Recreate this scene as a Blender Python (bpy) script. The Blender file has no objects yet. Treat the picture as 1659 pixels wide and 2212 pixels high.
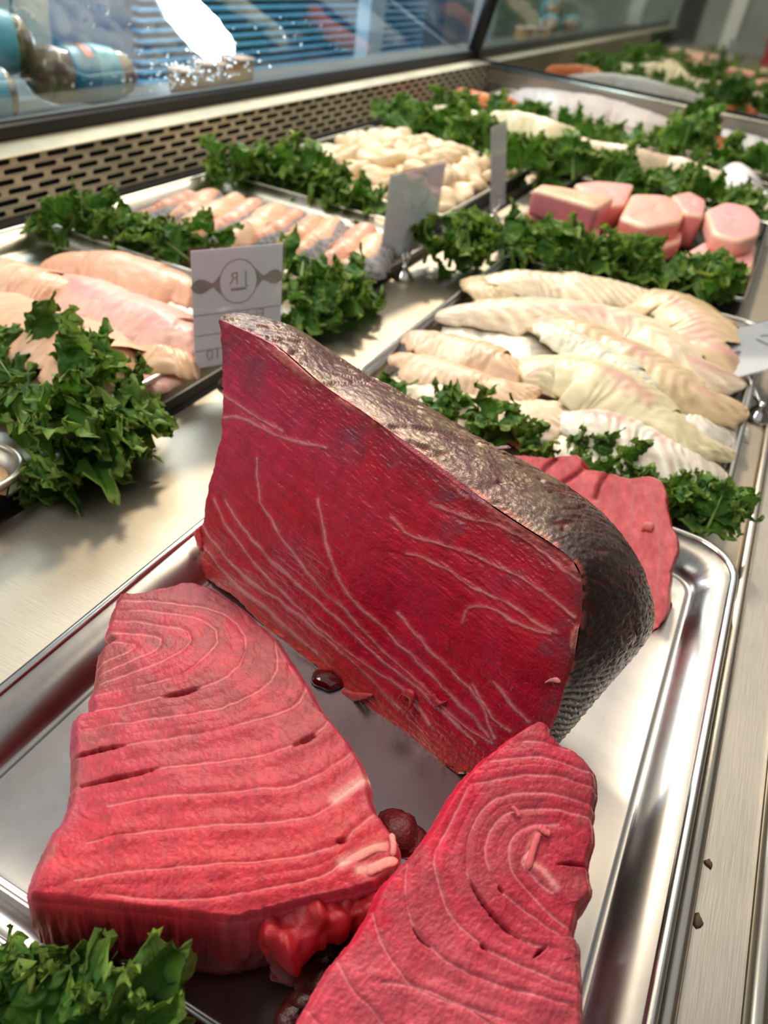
import bpy, bmesh, math, random
import numpy as np
from mathutils import Matrix, Vector

S = bpy.context.scene
COL = S.collection
# ------------------------------------------------------------------ camera
CH = 0.348                                     # camera height above the deck
FPX, PPX, PPY = 1660.0, 829.5, 1106.0
RM = np.array([[0.88660482, 0.36109881, -0.28903207],
               [0.44571359, -0.500058, 0.74248326],
               [0.12357702, -0.78711476, -0.60430048]])
cd = bpy.data.cameras.new('camera'); cam = bpy.data.objects.new('camera', cd); COL.objects.link(cam)
cd.sensor_fit = 'VERTICAL'; cd.sensor_height = 36.0; cd.lens = FPX * 36.0 / 2212.0
cd.clip_start = 0.005
cd.dof.use_dof = True; cd.dof.focus_distance = 0.36; cd.dof.aperture_fstop = 10.0
M4 = Matrix.Identity(4)
for i in range(3):
    M4[i][0] = RM[i, 0]; M4[i][1] = -RM[i, 1]; M4[i][2] = -RM[i, 2]
M4[2][3] = CH
cam.matrix_world = M4
S.camera = cam
S.cycles.max_bounces = 6; S.cycles.diffuse_bounces = 3; S.cycles.glossy_bounces = 3; S.cycles.transmission_bounces = 4; S.cycles.transparent_max_bounces = 10
S.view_settings.view_transform = 'Standard'; S.view_settings.look = 'None'
S.view_settings.exposure = 0.18; S.view_settings.gamma = 1.0; S.view_settings.use_curve_mapping = False
# ------------------------------------------------------------------ world and large lights
wd = bpy.data.worlds.new('world'); S.world = wd; wd.use_nodes = True
bgn = wd.node_tree.nodes['Background']
bgn.inputs[0].default_value = (0.92, 0.96, 1.0, 1); bgn.inputs[1].default_value = 0.42

def light(name, kind, loc, target, energy, color, **kw):
    l = bpy.data.lights.new(name, kind); o = bpy.data.objects.new(name, l); COL.objects.link(o)
    o.location = loc
    d = Vector(target) - Vector(loc)
    o.rotation_euler = d.to_track_quat('-Z', 'Y').to_euler()
    l.energy = energy; l.color = color
    for k, v in kw.items(): setattr(l, k, v)
    return o
light('sunlight', 'SUN', (-0.9, 2.2, 2.1), (0, 0, 0), 1.5, (1.0, 0.82, 0.60), angle=0.10)
light('tuna_fill_light', 'AREA', (-1.05, -0.25, 1.6), (-0.1, 0.35, 0), 17, (1.0, 0.95, 0.88), shape='RECTANGLE', size=1.0, size_y=0.7)  # added soft fill for the steaks and loin face, no fixture known
light('far_fill_light', 'AREA', (-0.3, 2.2, 1.9), (-0.3, 1.3, 0), 9, (1.0, 0.90, 0.76), shape='RECTANGLE', size=2.2, size_y=0.9)  # added warm fill over the far trays
light('aisle_fill_light', 'AREA', (-1.9, 2.6, 1.5), (-1.9, 2.7, -.5), 60, (0.80, 0.92, 1.0), shape='RECTANGLE', size=0.8, size_y=2.5)  # added cool fill to brighten the view beyond the glass
light('warm_fill_light', 'AREA', (-0.75, 1.2, 0.75), (-0.3, 1.1, 0), 6.0, (1.0, 0.80, 0.55), shape='RECTANGLE', size=0.06, size_y=2.2)  # added strip for warm highlights on the steel, no canopy is built

# ------------------------------------------------------------------ maths helpers
def ray(px, py):
    v = np.stack([np.asarray(px, float) - PPX, np.asarray(py, float) - PPY, np.full(np.shape(px), FPX)], -1)
    return v @ RM.T
def atz(px, py, z):
    r = ray(px, py); z = np.broadcast_to(np.asarray(z, float), np.shape(px))
    s = (z - CH) / r[..., 2]
    P = r * s[..., None]; P[..., 2] += CH
    return P
def onplane(px, py, P0, n):
    r = ray(px, py); C = np.array([0, 0, CH])
    s = (np.sum((P0 - C) * n, -1)) / (r @ n)
    return C + r * s[..., None]
def rs(n): return np.random.RandomState(n)
_T = rs(7).rand(256, 256)
def vnoise(x, y):
    x = np.asarray(x, float); y = np.asarray(y, float)
    xi = np.floor(x).astype(int); yi = np.floor(y).astype(int); fx = x - xi; fy = y - yi
    fx = fx * fx * (3 - 2 * fx); fy = fy * fy * (3 - 2 * fy)
    a = _T[xi % 256, yi % 256]; b = _T[(xi + 1) % 256, yi % 256]; c = _T[xi % 256, (yi + 1) % 256]; d = _T[(xi + 1) % 256, (yi + 1) % 256]
    return (a * (1 - fx) + b * fx) * (1 - fy) + (c * (1 - fx) + d * fx) * fy
def fbm(x, y, o=4):
    s = 0; a = .5
    for k in range(o):
        s = s + a * vnoise(x * 2 ** k + 17.3 * k, y * 2 ** k + 5.1 * k); a *= .5
    return s / (1 - .5 ** o)
def lin(c):
    c = np.asarray(c, float) / 255.
    return np.where(c <= .04045, c / 12.92, ((c + .055) / 1.055) ** 2.4)
def L4(c): return tuple(lin(c)) + (1,)
def spl(P, n, closed=False):
    """Catmull-Rom through the points, n samples evenly spread by arc length"""
    P = np.asarray(P, float)
    E = np.vstack([2 * P[0] - P[1], P, 2 * P[-1] - P[-2]]); out = []
    for i in range(len(P) - 1):
        p0, p1, p2, p3 = E[i:i + 4]; t = np.linspace(0, 1, 24, endpoint=False)[:, None]
        out.append(.5 * (2 * p1 + (p2 - p0) * t + (2 * p0 - 5 * p1 + 4 * p2 - p3) * t * t + (3 * p1 - p0 - 3 * p2 + p3) * t ** 3))
    out.append(P[-1:]); Q = np.vstack(out)
    d = np.r_[0, np.cumsum(np.linalg.norm(np.diff(Q, axis=0), axis=1))]
    t = np.linspace(0, d[-1], n)
    return np.stack([np.interp(t, d, Q[:, k]) for k in range(Q.shape[1])], -1)
def splu(P, n):
    """like spl, evenly spread by point index (keeps paired lists in step)"""
    P = np.asarray(P, float); m = len(P)
    E = np.vstack([2 * P[0] - P[1], P, 2 * P[-1] - P[-2]])
    u = np.linspace(0, m - 1, n); i = np.minimum(u.astype(int), m - 2); t = (u - i)[:, None]
    p0, p1, p2, p3 = E[i], E[i + 1], E[i + 2], E[i + 3]
    return .5 * (2 * p1 + (p2 - p0) * t + (2 * p0 - 5 * p1 + 4 * p2 - p3) * t * t + (3 * p1 - p0 - 3 * p2 + p3) * t ** 3)
def lin_path(P, n):
    P = np.asarray(P, float)
    d = np.r_[0, np.cumsum(np.linalg.norm(np.diff(P, axis=0), axis=1))]
    t = np.linspace(0, d[-1], n)
    return np.stack([np.interp(t, d, P[:, k]) for k in range(P.shape[1])], -1)
def dist_lines(Q, lines, taper=0):
    """distance of each Q (N,2) to a set of polylines, with arc parameter and signed side"""
    best = np.full(len(Q), 300.); arc = np.zeros(len(Q)); side = np.zeros(len(Q))
    for li, ln in enumerate(lines):
        P = spl(ln, 22); acc = 0; LT = np.linalg.norm(np.diff(P, axis=0), axis=1).sum()
        J = np.nonzero(((Q > P.min(0) - 90) & (Q < P.max(0) + 90)).all(1))[0]; Qa = Q[J]
        for a, b in zip(P[:-1], P[1:]):
            ab = b - a; l = np.linalg.norm(ab) + 1e-9; lo = np.minimum(a, b) - 90; hi = np.maximum(a, b) + 90
            K = J[((Qa > lo) & (Qa < hi)).all(1)]; Qs = Q[K]
            t = np.clip(((Qs - a) @ ab) / (l * l), 0, 1)
            dv = Qs - a - t[:, None] * ab; d = np.sqrt((dv ** 2).sum(1))
            if taper: d = d + taper * (1 - np.sin(np.pi * np.clip((acc + t * l) / LT, 0, 1)) ** .5) + 2.2 * (vnoise((acc + t * l) / 7, t * 0 + li) - .4)
            m = d < best[K]; k = K[m]
            best[k] = d[m]; arc[k] = (acc + t[m] * l) + li * 977.0
            side[k] = (ab[0] * dv[m, 1] - ab[1] * dv[m, 0]) / l
            acc += l
    return best, arc, side
def sm(a, b, x):
    t = np.clip((x - a) / (b - a), 0, 1); return t * t * (3 - 2 * t)
def mixc(a, b, t):
    return a * (1 - t[..., None]) + b * t[..., None]

# ------------------------------------------------------------------ object helpers
def tag(o, label=None, cat=None, group=None, kind=None):
    if label: o['label'] = label
    if cat: o['category'] = cat
    if group: o['group'] = group
    if kind: o['kind'] = kind
    return o
def thing(name, loc, label, cat, group=None, kind=None):
    o = bpy.data.objects.new(name, None); COL.objects.link(o); o.location = loc
    o.empty_display_size = .01
    return tag(o, label, cat, group, kind)
def mk(verts, faces, mat, colors=None, smooth=True, name='mesh'):
    me = bpy.data.meshes.new(name)
    me.from_pydata(np.asarray(verts, float).tolist(), [], faces)
    bm = bmesh.new(); bm.from_mesh(me); bmesh.ops.recalc_face_normals(bm, faces=bm.faces); bm.to_mesh(me); bm.free()
    if colors is not None:
        at = me.color_attributes.new('col', 'FLOAT_COLOR', 'POINT')
        c = np.ones((len(verts), 4), np.float32); c[:, :3] = colors
        at.data.foreach_set('color', c.ravel())
    if smooth: me.polygons.foreach_set('use_smooth', np.ones(len(me.polygons), bool))
    me.materials.append(mat); me.update()
    return me
def put(name, me, parent=None, loc=None, rot=None, scale=None):
    o = bpy.data.objects.new(name, me); COL.objects.link(o)
    if parent: o.parent = parent
    if loc is not None: o.location = loc
    if rot is not None: o.rotation_euler = rot
    if scale is not None: o.scale = (scale,) * 3 if np.isscalar(scale) else scale
    return o
def part(name, verts, faces, mat, parent, colors=None, smooth=True, base=None):
    v = np.asarray(verts, float)
    if base is None: base = np.array(parent.location) if parent else np.zeros(3)
    return put(name, mk(v - base, faces, mat, colors, smooth, name), parent)
def grid_faces(nu, nv, wrapu=False, wrapv=False, off=0):
    i, j = np.meshgrid(np.arange(nu if wrapu else nu - 1), np.arange(nv if wrapv else nv - 1), indexing='ij')
    i1 = (i + 1) % nu; j1 = (j + 1) % nv
    return (np.stack([i * nv + j, i1 * nv + j, i1 * nv + j1, i * nv + j1], -1).reshape(-1, 4) + off).tolist()
class MB:
    def __init__(s): s.v = []; s.f = []
    def add(s, v, f):
        o = len(s.v); s.v += [tuple(p) for p in np.asarray(v, float)]; s.f += [tuple(i + o for i in q) for q in f]; return s
    def box(s, a, b, bev=0):
        x0, y0, z0 = a; x1, y1, z1 = b
        if bev <= 0:
            v = [(x0, y0, z0), (x1, y0, z0), (x1, y1, z0), (x0, y1, z0), (x0, y0, z1), (x1, y0, z1), (x1, y1, z1), (x0, y1, z1)]
            return s.add(v, [(0, 3, 2, 1), (4, 5, 6, 7), (0, 1, 5, 4), (1, 2, 6, 5), (2, 3, 7, 6), (3, 0, 4, 7)])
        rings = [(bev, z0), (0, z0 + bev), (0, z1 - bev), (bev, z1)]
        v = []
        for i, z in rings: v += [(x0 + i, y0 + i, z), (x1 - i, y0 + i, z), (x1 - i, y1 - i, z), (x0 + i, y1 - i, z)]
        f = [(0, 3, 2, 1), (12, 13, 14, 15)]
        for r in range(3):
            for k in range(4): f.append((r * 4 + k, r * 4 + (k + 1) % 4, r * 4 + 4 + (k + 1) % 4, r * 4 + 4 + k))
        return s.add(v, f)
    def tube(s, P, r, n=10, cap=True):
        P = np.asarray(P, float); r = np.broadcast_to(r, (len(P),)); V = []
        T = np.gradient(P, axis=0); T /= np.linalg.norm(T, axis=1)[:, None] + 1e-12
        up = np.array([0, 0, 1.]) if abs(T[0][2]) < .9 else np.array([1., 0, 0])
        for p, t, q in zip(P, T, r):
            a = np.cross(t, up); a /= np.linalg.norm(a); b = np.cross(t, a); up = -b if False else up
            for k in range(n):
                w = 2 * math.pi * k / n; V.append(p + q * (a * math.cos(w) + b * math.sin(w)))
        f = grid_faces(len(P), n, False, True)
        if cap: f += [tuple(range(n - 1, -1, -1)), tuple(range((len(P) - 1) * n, len(P) * n))]
        return s.add(V, f)
    def lathe(s, prof, c=(0, 0, 0), n=24):
        V = [(c[0] + r * math.cos(2 * math.pi * k / n), c[1] + r * math.sin(2 * math.pi * k / n), c[2] + z) for r, z in prof for k in range(n)]
        f = grid_faces(len(prof), n, False, True)
        f += [tuple(range(n - 1, -1, -1)), tuple(range((len(prof) - 1) * n, len(prof) * n))]
        return s.add(V, f)
    def build(s, name, mat, parent=None, smooth=False, base=None):
        return part(name, s.v, s.f, mat, parent, None, smooth, base)

# ------------------------------------------------------------------ materials
def new_mat(name):
    m = bpy.data.materials.new(name); m.use_nodes = True
    nt = m.node_tree; b = nt.nodes['Principled BSDF']
    return m, nt, b
def N(nt, t, **kw):
    n = nt.nodes.new(t)
    for k, v in kw.items(): setattr(n, k, v)
    return n
def noise_node(nt, scale, detail=4, rough=.55, vec=None, stretch=None):
    n = N(nt, 'ShaderNodeTexNoise'); n.inputs['Scale'].default_value = scale; n.inputs['Detail'].default_value = detail; n.inputs['Roughness'].default_value = rough
    tc = N(nt, 'ShaderNodeTexCoord')
    if stretch:
        mp = N(nt, 'ShaderNodeMapping'); mp.inputs['Scale'].default_value = stretch
        nt.links.new(tc.outputs['Object'], mp.inputs[0]); nt.links.new(mp.outputs[0], n.inputs['Vector'])
    else: nt.links.new(tc.outputs['Object'], n.inputs['Vector'])
    return n
def bump_chain(nt, b, specs):
    prev = None
    for node, strength, dist in specs:
        bp = N(nt, 'ShaderNodeBump'); bp.inputs['Strength'].default_value = strength; bp.inputs['Distance'].default_value = dist
        nt.links.new(node.outputs[0], bp.inputs['Height'])
        if prev: nt.links.new(prev.outputs[0], bp.inputs['Normal'])
        prev = bp
    nt.links.new(prev.outputs[0], b.inputs['Normal'])
def plain(name, rgb, rough=.5, metal=0, noise=None, nscale=80, bump=0, coat=0, trans=0, spec=.5, stretch=None):
    m, nt, b = new_mat(name)
    b.inputs['Base Color'].default_value = L4(rgb); b.inputs['Roughness'].default_value = rough; b.inputs['Metallic'].default_value = metal
    b.inputs['Coat Weight'].default_value = coat; b.inputs['Specular IOR Level'].default_value = spec
    if noise:
        n = noise_node(nt, nscale, stretch=stretch); r = N(nt, 'ShaderNodeValToRGB')
        r.color_ramp.elements[0].position = .3; r.color_ramp.elements[1].position = .7
        r.color_ramp.elements[0].color = L4(noise); r.color_ramp.elements[1].color = L4(rgb)
        nt.links.new(n.outputs[0], r.inputs[0]); nt.links.new(r.outputs[0], b.inputs['Base Color'])
        if bump: bump_chain(nt, b, [(n, bump, .001)])
    return m
def steel(name, rgb=(205, 200, 190), rough=.3, stretch=(1, 1, 1), scale=60, amp=.12, bump=.06, metal=1, aniso=0):
    m, nt, b = new_mat(name)
    b.inputs['Metallic'].default_value = metal
    n1 = noise_node(nt, scale, 5, .6, stretch=stretch); n2 = noise_node(nt, 9, 4, .6)
    mr = N(nt, 'ShaderNodeMapRange'); mr.inputs[3].default_value = rough - amp; mr.inputs[4].default_value = rough + amp
    mx = N(nt, 'ShaderNodeMath', operation='MULTIPLY_ADD'); mx.inputs[1].default_value = .5
    nt.links.new(n1.outputs[0], mx.inputs[0])
    h = N(nt, 'ShaderNodeMath', operation='MULTIPLY'); h.inputs[1].default_value = .5
    nt.links.new(n2.outputs[0], h.inputs[0]); nt.links.new(h.outputs[0], mx.inputs[2])
    nt.links.new(mx.outputs[0], mr.inputs[0]); nt.links.new(mr.outputs[0], b.inputs['Roughness'])
    r = N(nt, 'ShaderNodeValToRGB'); r.color_ramp.elements[0].position = .25; r.color_ramp.elements[1].position = .75
    c = np.array(rgb); r.color_ramp.elements[0].color = L4(c * .88); r.color_ramp.elements[1].color = L4(np.minimum(c * 1.06, 255))
    nt.links.new(mx.outputs[0], r.inputs[0]); nt.links.new(r.outputs[0], b.inputs['Base Color'])
    bump_chain(nt, b, [(n1, bump, .0006)])
    b.inputs['Anisotropic'].default_value = aniso
    return m
def flesh(name, rough=.36, sss=.12, bump=.35, bscale=900, coat=.25, radius=(.006, .002, .0015), var=.25, fiber=None, spec=.5, metal=0):
    """meat and fish: colour from the mesh's own pigment layer, broken up by fine noise"""
    m, nt, b = new_mat(name)
    a = N(nt, 'ShaderNodeAttribute', attribute_name='col')
    n1 = noise_node(nt, bscale, 3, .6, stretch=fiber); n2 = noise_node(nt, 130, 5, .65)
    hs = N(nt, 'ShaderNodeHueSaturation')
    mr = N(nt, 'ShaderNodeMapRange'); mr.inputs[1].default_value = .3; mr.inputs[2].default_value = .7; mr.inputs[3].default_value = 1 - var; mr.inputs[4].default_value = 1 + var
    nt.links.new(n2.outputs[0], mr.inputs[0]); nt.links.new(mr.outputs[0], hs.inputs['Value'])
    nt.links.new(a.outputs['Color'], hs.inputs['Color']); nt.links.new(hs.outputs[0], b.inputs['Base Color'])
    b.inputs['Roughness'].default_value = rough; b.inputs['Coat Weight'].default_value = coat; b.inputs['Coat Roughness'].default_value = .18
    b.inputs['Subsurface Weight'].default_value = sss; b.inputs['Subsurface Radius'].default_value = radius; b.inputs['Subsurface Scale'].default_value = 1.0
    b.inputs['Specular IOR Level'].default_value = spec; b.inputs['Metallic'].default_value = metal
    bump_chain(nt, b, [(n2, bump * .25, .0010), (n1, bump, .0005)])
    return m
def glassy(name, tint=(1, 1, 1), refl=.08, rough=.01):
    m, nt, b = new_mat(name); nt.nodes.remove(b)
    t = N(nt, 'ShaderNodeBsdfTransparent'); t.inputs[0].default_value = tuple(tint) + (1,)
    g = N(nt, 'ShaderNodeBsdfGlossy'); g.inputs['Roughness'].default_value = rough
    fr = N(nt, 'ShaderNodeFresnel'); fr.inputs[0].default_value = 1.5
    ad = N(nt, 'ShaderNodeMath', operation='MULTIPLY_ADD'); ad.inputs[1].default_value = .35; ad.inputs[2].default_value = refl * .2
    mx = N(nt, 'ShaderNodeMixShader'); nt.links.new(fr.outputs[0], ad.inputs[0]); nt.links.new(ad.outputs[0], mx.inputs[0])
    nt.links.new(t.outputs[0], mx.inputs[1]); nt.links.new(g.outputs[0], mx.inputs[2]); nt.links.new(mx.outputs[0], nt.nodes['Material Output'].inputs[0])
    return m
def leafmat(name):
    m, nt, b = new_mat(name)
    a = N(nt, 'ShaderNodeAttribute', attribute_name='col'); n2 = noise_node(nt, 150, 5, .6)
    hs = N(nt, 'ShaderNodeHueSaturation'); mr = N(nt, 'ShaderNodeMapRange'); mr.inputs[1].default_value = .3; mr.inputs[2].default_value = .7; mr.inputs[3].default_value = .7; mr.inputs[4].default_value = 1.3
    nt.links.new(n2.outputs[0], mr.inputs[0]); nt.links.new(mr.outputs[0], hs.inputs['Value']); nt.links.new(a.outputs['Color'], hs.inputs['Color'])
    nt.links.new(hs.outputs[0], b.inputs['Base Color']); b.inputs['Roughness'].default_value = .38
    bump_chain(nt, b, [(n2, .5, .002)])
    tr = N(nt, 'ShaderNodeBsdfTranslucent'); nt.links.new(hs.outputs[0], tr.inputs[0])
    mx = N(nt, 'ShaderNodeMixShader'); mx.inputs[0].default_value = .28
    nt.links.new(b.outputs[0], mx.inputs[1]); nt.links.new(tr.outputs[0], mx.inputs[2]); nt.links.new(mx.outputs[0], nt.nodes['Material Output'].inputs[0])
    return m
def emit(name, rgb, st):
    m, nt, b = new_mat(name); b.inputs['Base Color'].default_value = L4(rgb); b.inputs['Emission Color'].default_value = L4(rgb); b.inputs['Emission Strength'].default_value = st
    return m

MAT = dict(
    deck=steel('brushed_deck_steel', (176, 168, 153), .46, (1.5, 40, 1), 30, .12, .16),
    deck_side=steel('satin_side_steel', (190, 184, 174), .42, (40, 1.5, 1), 30, .10, .12),
    tray=steel('tray_steel', (166, 163, 160), .28, (1, 1, 1), 25, .09, .04),
    tray_rim=steel('tray_rim_steel', (215, 212, 206), .2, (1, 1, 1), 25, .08, .02),
    alu=steel('tray_aluminium', (214, 205, 190), .34, (1, 1, 1), 40, .08, .05),
    grille=steel('grille_steel', (222, 208, 180), .42, (1, 1, 1), 40, .08, .03, .45),
    dark_tray=plain('black_tray_plastic', (32, 32, 34), .35),
    rail=steel('rail_steel', (210, 202, 186), .28, (40, 1, 1), 25, .08, .03),
    black=plain('black_rubber', (10, 12, 18), .38),
    shadow=plain('painted_shade', (40, 38, 36), .7),  # near-black colour stands in for shade in the gaps and recesses
    chrome=steel('chrome', (225, 222, 218), .08, (1, 1, 1), 20, .03, 0),
    glass=glassy('display_glass', (.90, .96, .98), .10, .01),
    acrylic=glassy('clear_acrylic', (.96, .97, .97), .12, .05),
    film=glassy('cellophane_film', (.95, .96, .98), .25, .08),
    tuna=flesh('tuna_flesh', .30, .0, .85, 750, .0, var=.18),
    tuna2=flesh('tuna_steak_flesh', .40, .0, .42, 1300, .0, var=.16, spec=.28),
    tunaskin=flesh('tuna_skin', .34, 0, .55, 700, .0, var=.40, spec=.6, metal=.12),
    fish=flesh('white_fish_flesh', .42, .0, .30, 500, .10, (.006, .004, .003), .08),
    pinkfish=flesh('pink_fish_flesh', .42, .0, .25, 400, .10, (.006, .003, .002), .08),
    scallop=flesh('scallop_flesh', .42, .0, .25, 300, .1, (.006, .004, .003), .08),
    kale=leafmat('kale_leaf'),
    stem=plain('kale_stem', (150, 176, 96), .4, noise=(110, 146, 66), nscale=120),
    card=None,
)
# ================================================================== THE CASE
# ---- deck
def slab_structure(name, a, b, mat, label, cat, bev=0):
    mb = MB().box(a, b, bev); o = mb.build(name, mat)
    return tag(o, label, cat, kind='structure')
slab_structure('floor', (-.374, -.9, -.02), (.084, 2.42, 0), MAT['deck'], 'brushed steel deck of the fish case between the two tray columns', 'deck', .002)
slab_structure('floor.001', (-.86, -.9, -.03), (-.374, 2.42, -.012), MAT['shadow'], 'recessed steel bed under the left hand trays, painted dark for its shade', 'deck')
# shelf strips that carry the left trays
slab_structure('floor.002', (-.79, -.9, -.012), (-.392, 2.42, 0.0), MAT['alu'], 'pale metal bed holding the left column of trays', 'deck', .001)
slab_structure('floor.003', (.094, -.9, -.03), (.1215, 2.42, -.008), MAT['deck_side'], 'narrow brushed steel ledge right of the tuna tray', 'deck', .001)
slab_structure('floor.004', (.130, -.9, -.05), (.60, 2.42, -.012), MAT['deck_side'], 'brushed steel service ledge at the far right edge', 'deck', .001)
def rail(name, x, z, r, label):
    mb = MB().tube([(x, -.9, z), (x, .7, z), (x, 2.42, z)], r, 14)
    return tag(mb.build(name, MAT['rail'], None, True), label, 'rail', kind='structure')
rail('trim_1', .0885, -.003, .0052, 'slim rounded steel rail beside the tuna tray')
rail('trim_2', .1258, -.006, .0050, 'rounded steel rail along the service ledge')
# ---- perforated air grille (wall_left)
def grille():
    root = thing('wall_left', (-.82, .9, 0), 'perforated steel air grille along the foot of the front glass', 'grille', kind='structure')
    X = -.82; pitch = .0475; rowh = .0111; nrow = 6; z0 = .0015
    y0 = -.05; ncol = 52
    sl, sh = .0185, .0034                          # half length, half height of a slot
    V = []; F = []; th = .0015
    hole = []
    for k in range(8): w = -math.pi / 2 + math.pi * k / 7; hole.append((sl - sh + sh * math.cos(w), sh * math.sin(w)))
    for k in range(8): w = math.pi / 2 + math.pi * k / 7; hole.append((-(sl - sh) + sh * math.cos(w), sh * math.sin(w)))
    hole = np.array(hole)
    hw, hh = pitch / 2, rowh / 2
    outer = []
    for a, b in hole:
        # push each hole vertex outwards to the cell border
        t = min(hw / abs(a) if abs(a) > 1e-9 else 1e9, hh / abs(b) if abs(b) > 1e-9 else 1e9)
        outer.append((a * t, b * t))
    outer = np.array(outer)
    n = len(hole)
    for r in range(nrow):
        for c in range(ncol):
            cy = y0 + (c + (.5 if r % 2 else 0)) * pitch; cz = z0 + (r + .5) * rowh; o = len(V)
            for a, b in outer: V.append((X, cy + a, cz + b))
            for a, b in hole: V.append((X, cy + a, cz + b))
            for a, b in hole: V.append((X - th, cy + a, cz + b))
            # corner fill points
            for k in range(n):
                k2 = (k + 1) % n
                F.append((o + k, o + k2, o + n + k2, o + n + k)); F.append((o + n + k, o + n + k2, o + 2 * n + k2, o + 2 * n + k))
            q = len(V)
            V.extend([(X, cy + hw, cz - hh), (X, cy + hw, cz + hh), (X, cy - hw, cz + hh), (X, cy - hw, cz - hh)])
            best = {}
            for ci, (sa, sb) in enumerate([(1, -1), (1, 1), (-1, 1), (-1, -1)]):
                # the edge of the outer ring that jumps the corner
                for k in range(n):
                    k2 = (k + 1) % n; A, B = outer[k], outer[k2]
                    onv = lambda P: abs(abs(P[0]) - hw) < 1e-7; onh = lambda P: abs(abs(P[1]) - hh) < 1e-7
                    if ((onv(A) and onh(B) and not onh(A)) or (onh(A) and onv(B) and not onv(A))):
                        if np.sign(A[0] + B[0]) == sa and np.sign(A[1] + B[1]) == sb:
                            F.append((o + k, q + ci, o + k2))
    V = np.array(V); 
    V[:, 0] += -(V[:, 2]) * .12
    part('perforated_panel', V, F, MAT['grille'], root, smooth=False)
    MB().box((-.85, -.9, -.03), (-.845, 2.42, .066)).build('air_duct', MAT['shadow'], root)
    MB().box((-.884, -.9, .0665), (-.824, 2.42, .0695), .001).build('top_ledge', MAT['grille'], root)
    MB().box((-.835, -.9, -.012), (-.80, 2.42, .001)).build('foot_channel', MAT['shadow'], root)
    return root
grille()
# ---- front glass, leaning in over the food
TILT = .2
def gpt(y, h, off=0): return np.array([-.888 + TILT * h + off, y, .072 + h])
def front_glass():
    root = thing('window_1', (-.888, .9, .07), 'sloping front glass of the display case with a black lower frame', 'window', kind='structure')
    v = [gpt(-.9, 0), gpt(2.40, 0), gpt(2.40, .42), gpt(-.9, .42)]; v += [p + np.array([-.006, 0, 0]) for p in v]
    f = [(0, 1, 2, 3), (7, 6, 5, 4), (0, 4, 5, 1), (1, 5, 6, 2), (2, 6, 7, 3), (3, 7, 4, 0)]
    pane = part('pane', v, f, MAT['glass'], root, smooth=False)
    MB().box((-.904, -.9, .0695), (-.876, 2.41, .089), .003).build('lower_frame', MAT['black'], root)
    MB().box((-.888, -.9, .088), (-.8815, 2.41, .0925), .001).build('glazing_bead', plain('grey_seal', (84, 88, 94), .5), root)
    P = [gpt(2.405, -.01), gpt(2.405, .2), gpt(2.405, .42)]
    MB().tube(P, .017, 12).build('corner_post', MAT['black'], root, True)
    # water droplets clinging to the pane
    r = rs(21); pts = []
    for k in range(150):
        pts.append((r.normal(440, 55), r.normal(160, 26)))
    for k in range(70): pts.append((r.uniform(120, 900), r.uniform(0, 220)))
    nrm = np.array([1, 0, -TILT]); nrm /= np.linalg.norm(nrm)
    mb = MB(); P0 = gpt(0, 0)
    for px, py in pts:
        if py > 290 - .165 * px - 40 or py < 0: continue
        c = onplane(np.array(px), np.array(py), P0, nrm) + nrm * .0002
        q = r.uniform(.0016, .0042); V = []
        e1 = np.array([0, 1, 0]); e2 = np.cross(nrm, e1)
        for a, hgt in ((1, 0), (.85, .45), (.5, .75)):
            for k in range(8):
                w = k * math.pi / 4; V.append(c + q * a * (e1 * math.cos(w) + e2 * math.sin(w)) + nrm * q * hgt * .8)
        V.append(c + nrm * q * .7)
        ff = grid_faces(3, 8, False, True) + [(16 + k, 16 + (k + 1) % 8, 24) for k in range(8)]
        mb.add(V, ff)
    m, nt, b = new_mat('water'); b.inputs['Base Color'].default_value = (.95, .98, 1, 1); b.inputs['Transmission Weight'].default_value = .75; b.inputs['Roughness'].default_value = .05; b.inputs['IOR'].default_value = 1.33
    d = mb.build('water_droplets', m, pane, True, np.array(root.location)); d['kind'] = 'stuff'
front_glass()
# ---- far end: steel upstand and a tinted mirror pane
def far_end():
    root = thing('wall_far', (-.4, 2.40, 0), 'low steel upstand closing the far end of the case', 'wall', kind='structure')
    MB().box((-.87, 2.385, -.01), (.6, 2.40, .062), .002).build('upstand', steel('end_steel', (196, 188, 184), .3, (1, 1, 30), 30, .1, .05), root)
    MB().tube([(-.87, 2.385, .064), (.6, 2.385, .064)], .005, 10).build('folded_lip', MAT['rail'], root, True)
    MB().box((-.87, 2.379, .026), (.6, 2.3855, .030)).build('seam', MAT['tray_rim'], root)
    w = thing('window_2', (-.4, 2.42, .07), 'dark tinted mirror pane at the far end reflecting the trays', 'window', kind='structure')
    m, nt, b = new_mat('tinted_mirror'); b.inputs['Base Color'].default_value = (.50, .53, .50, 1); b.inputs['Metallic'].default_value = 1; b.inputs['Roughness'].default_value = .04
    MB().box((-.88, 2.412, .068), (.6, 2.42, .48)).build('mirror_pane', m, w)
    MB().box((-.88, 2.404, .066), (.6, 2.415, .074), .001).build('bottom_channel', MAT['black'], w)
far_end()
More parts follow.
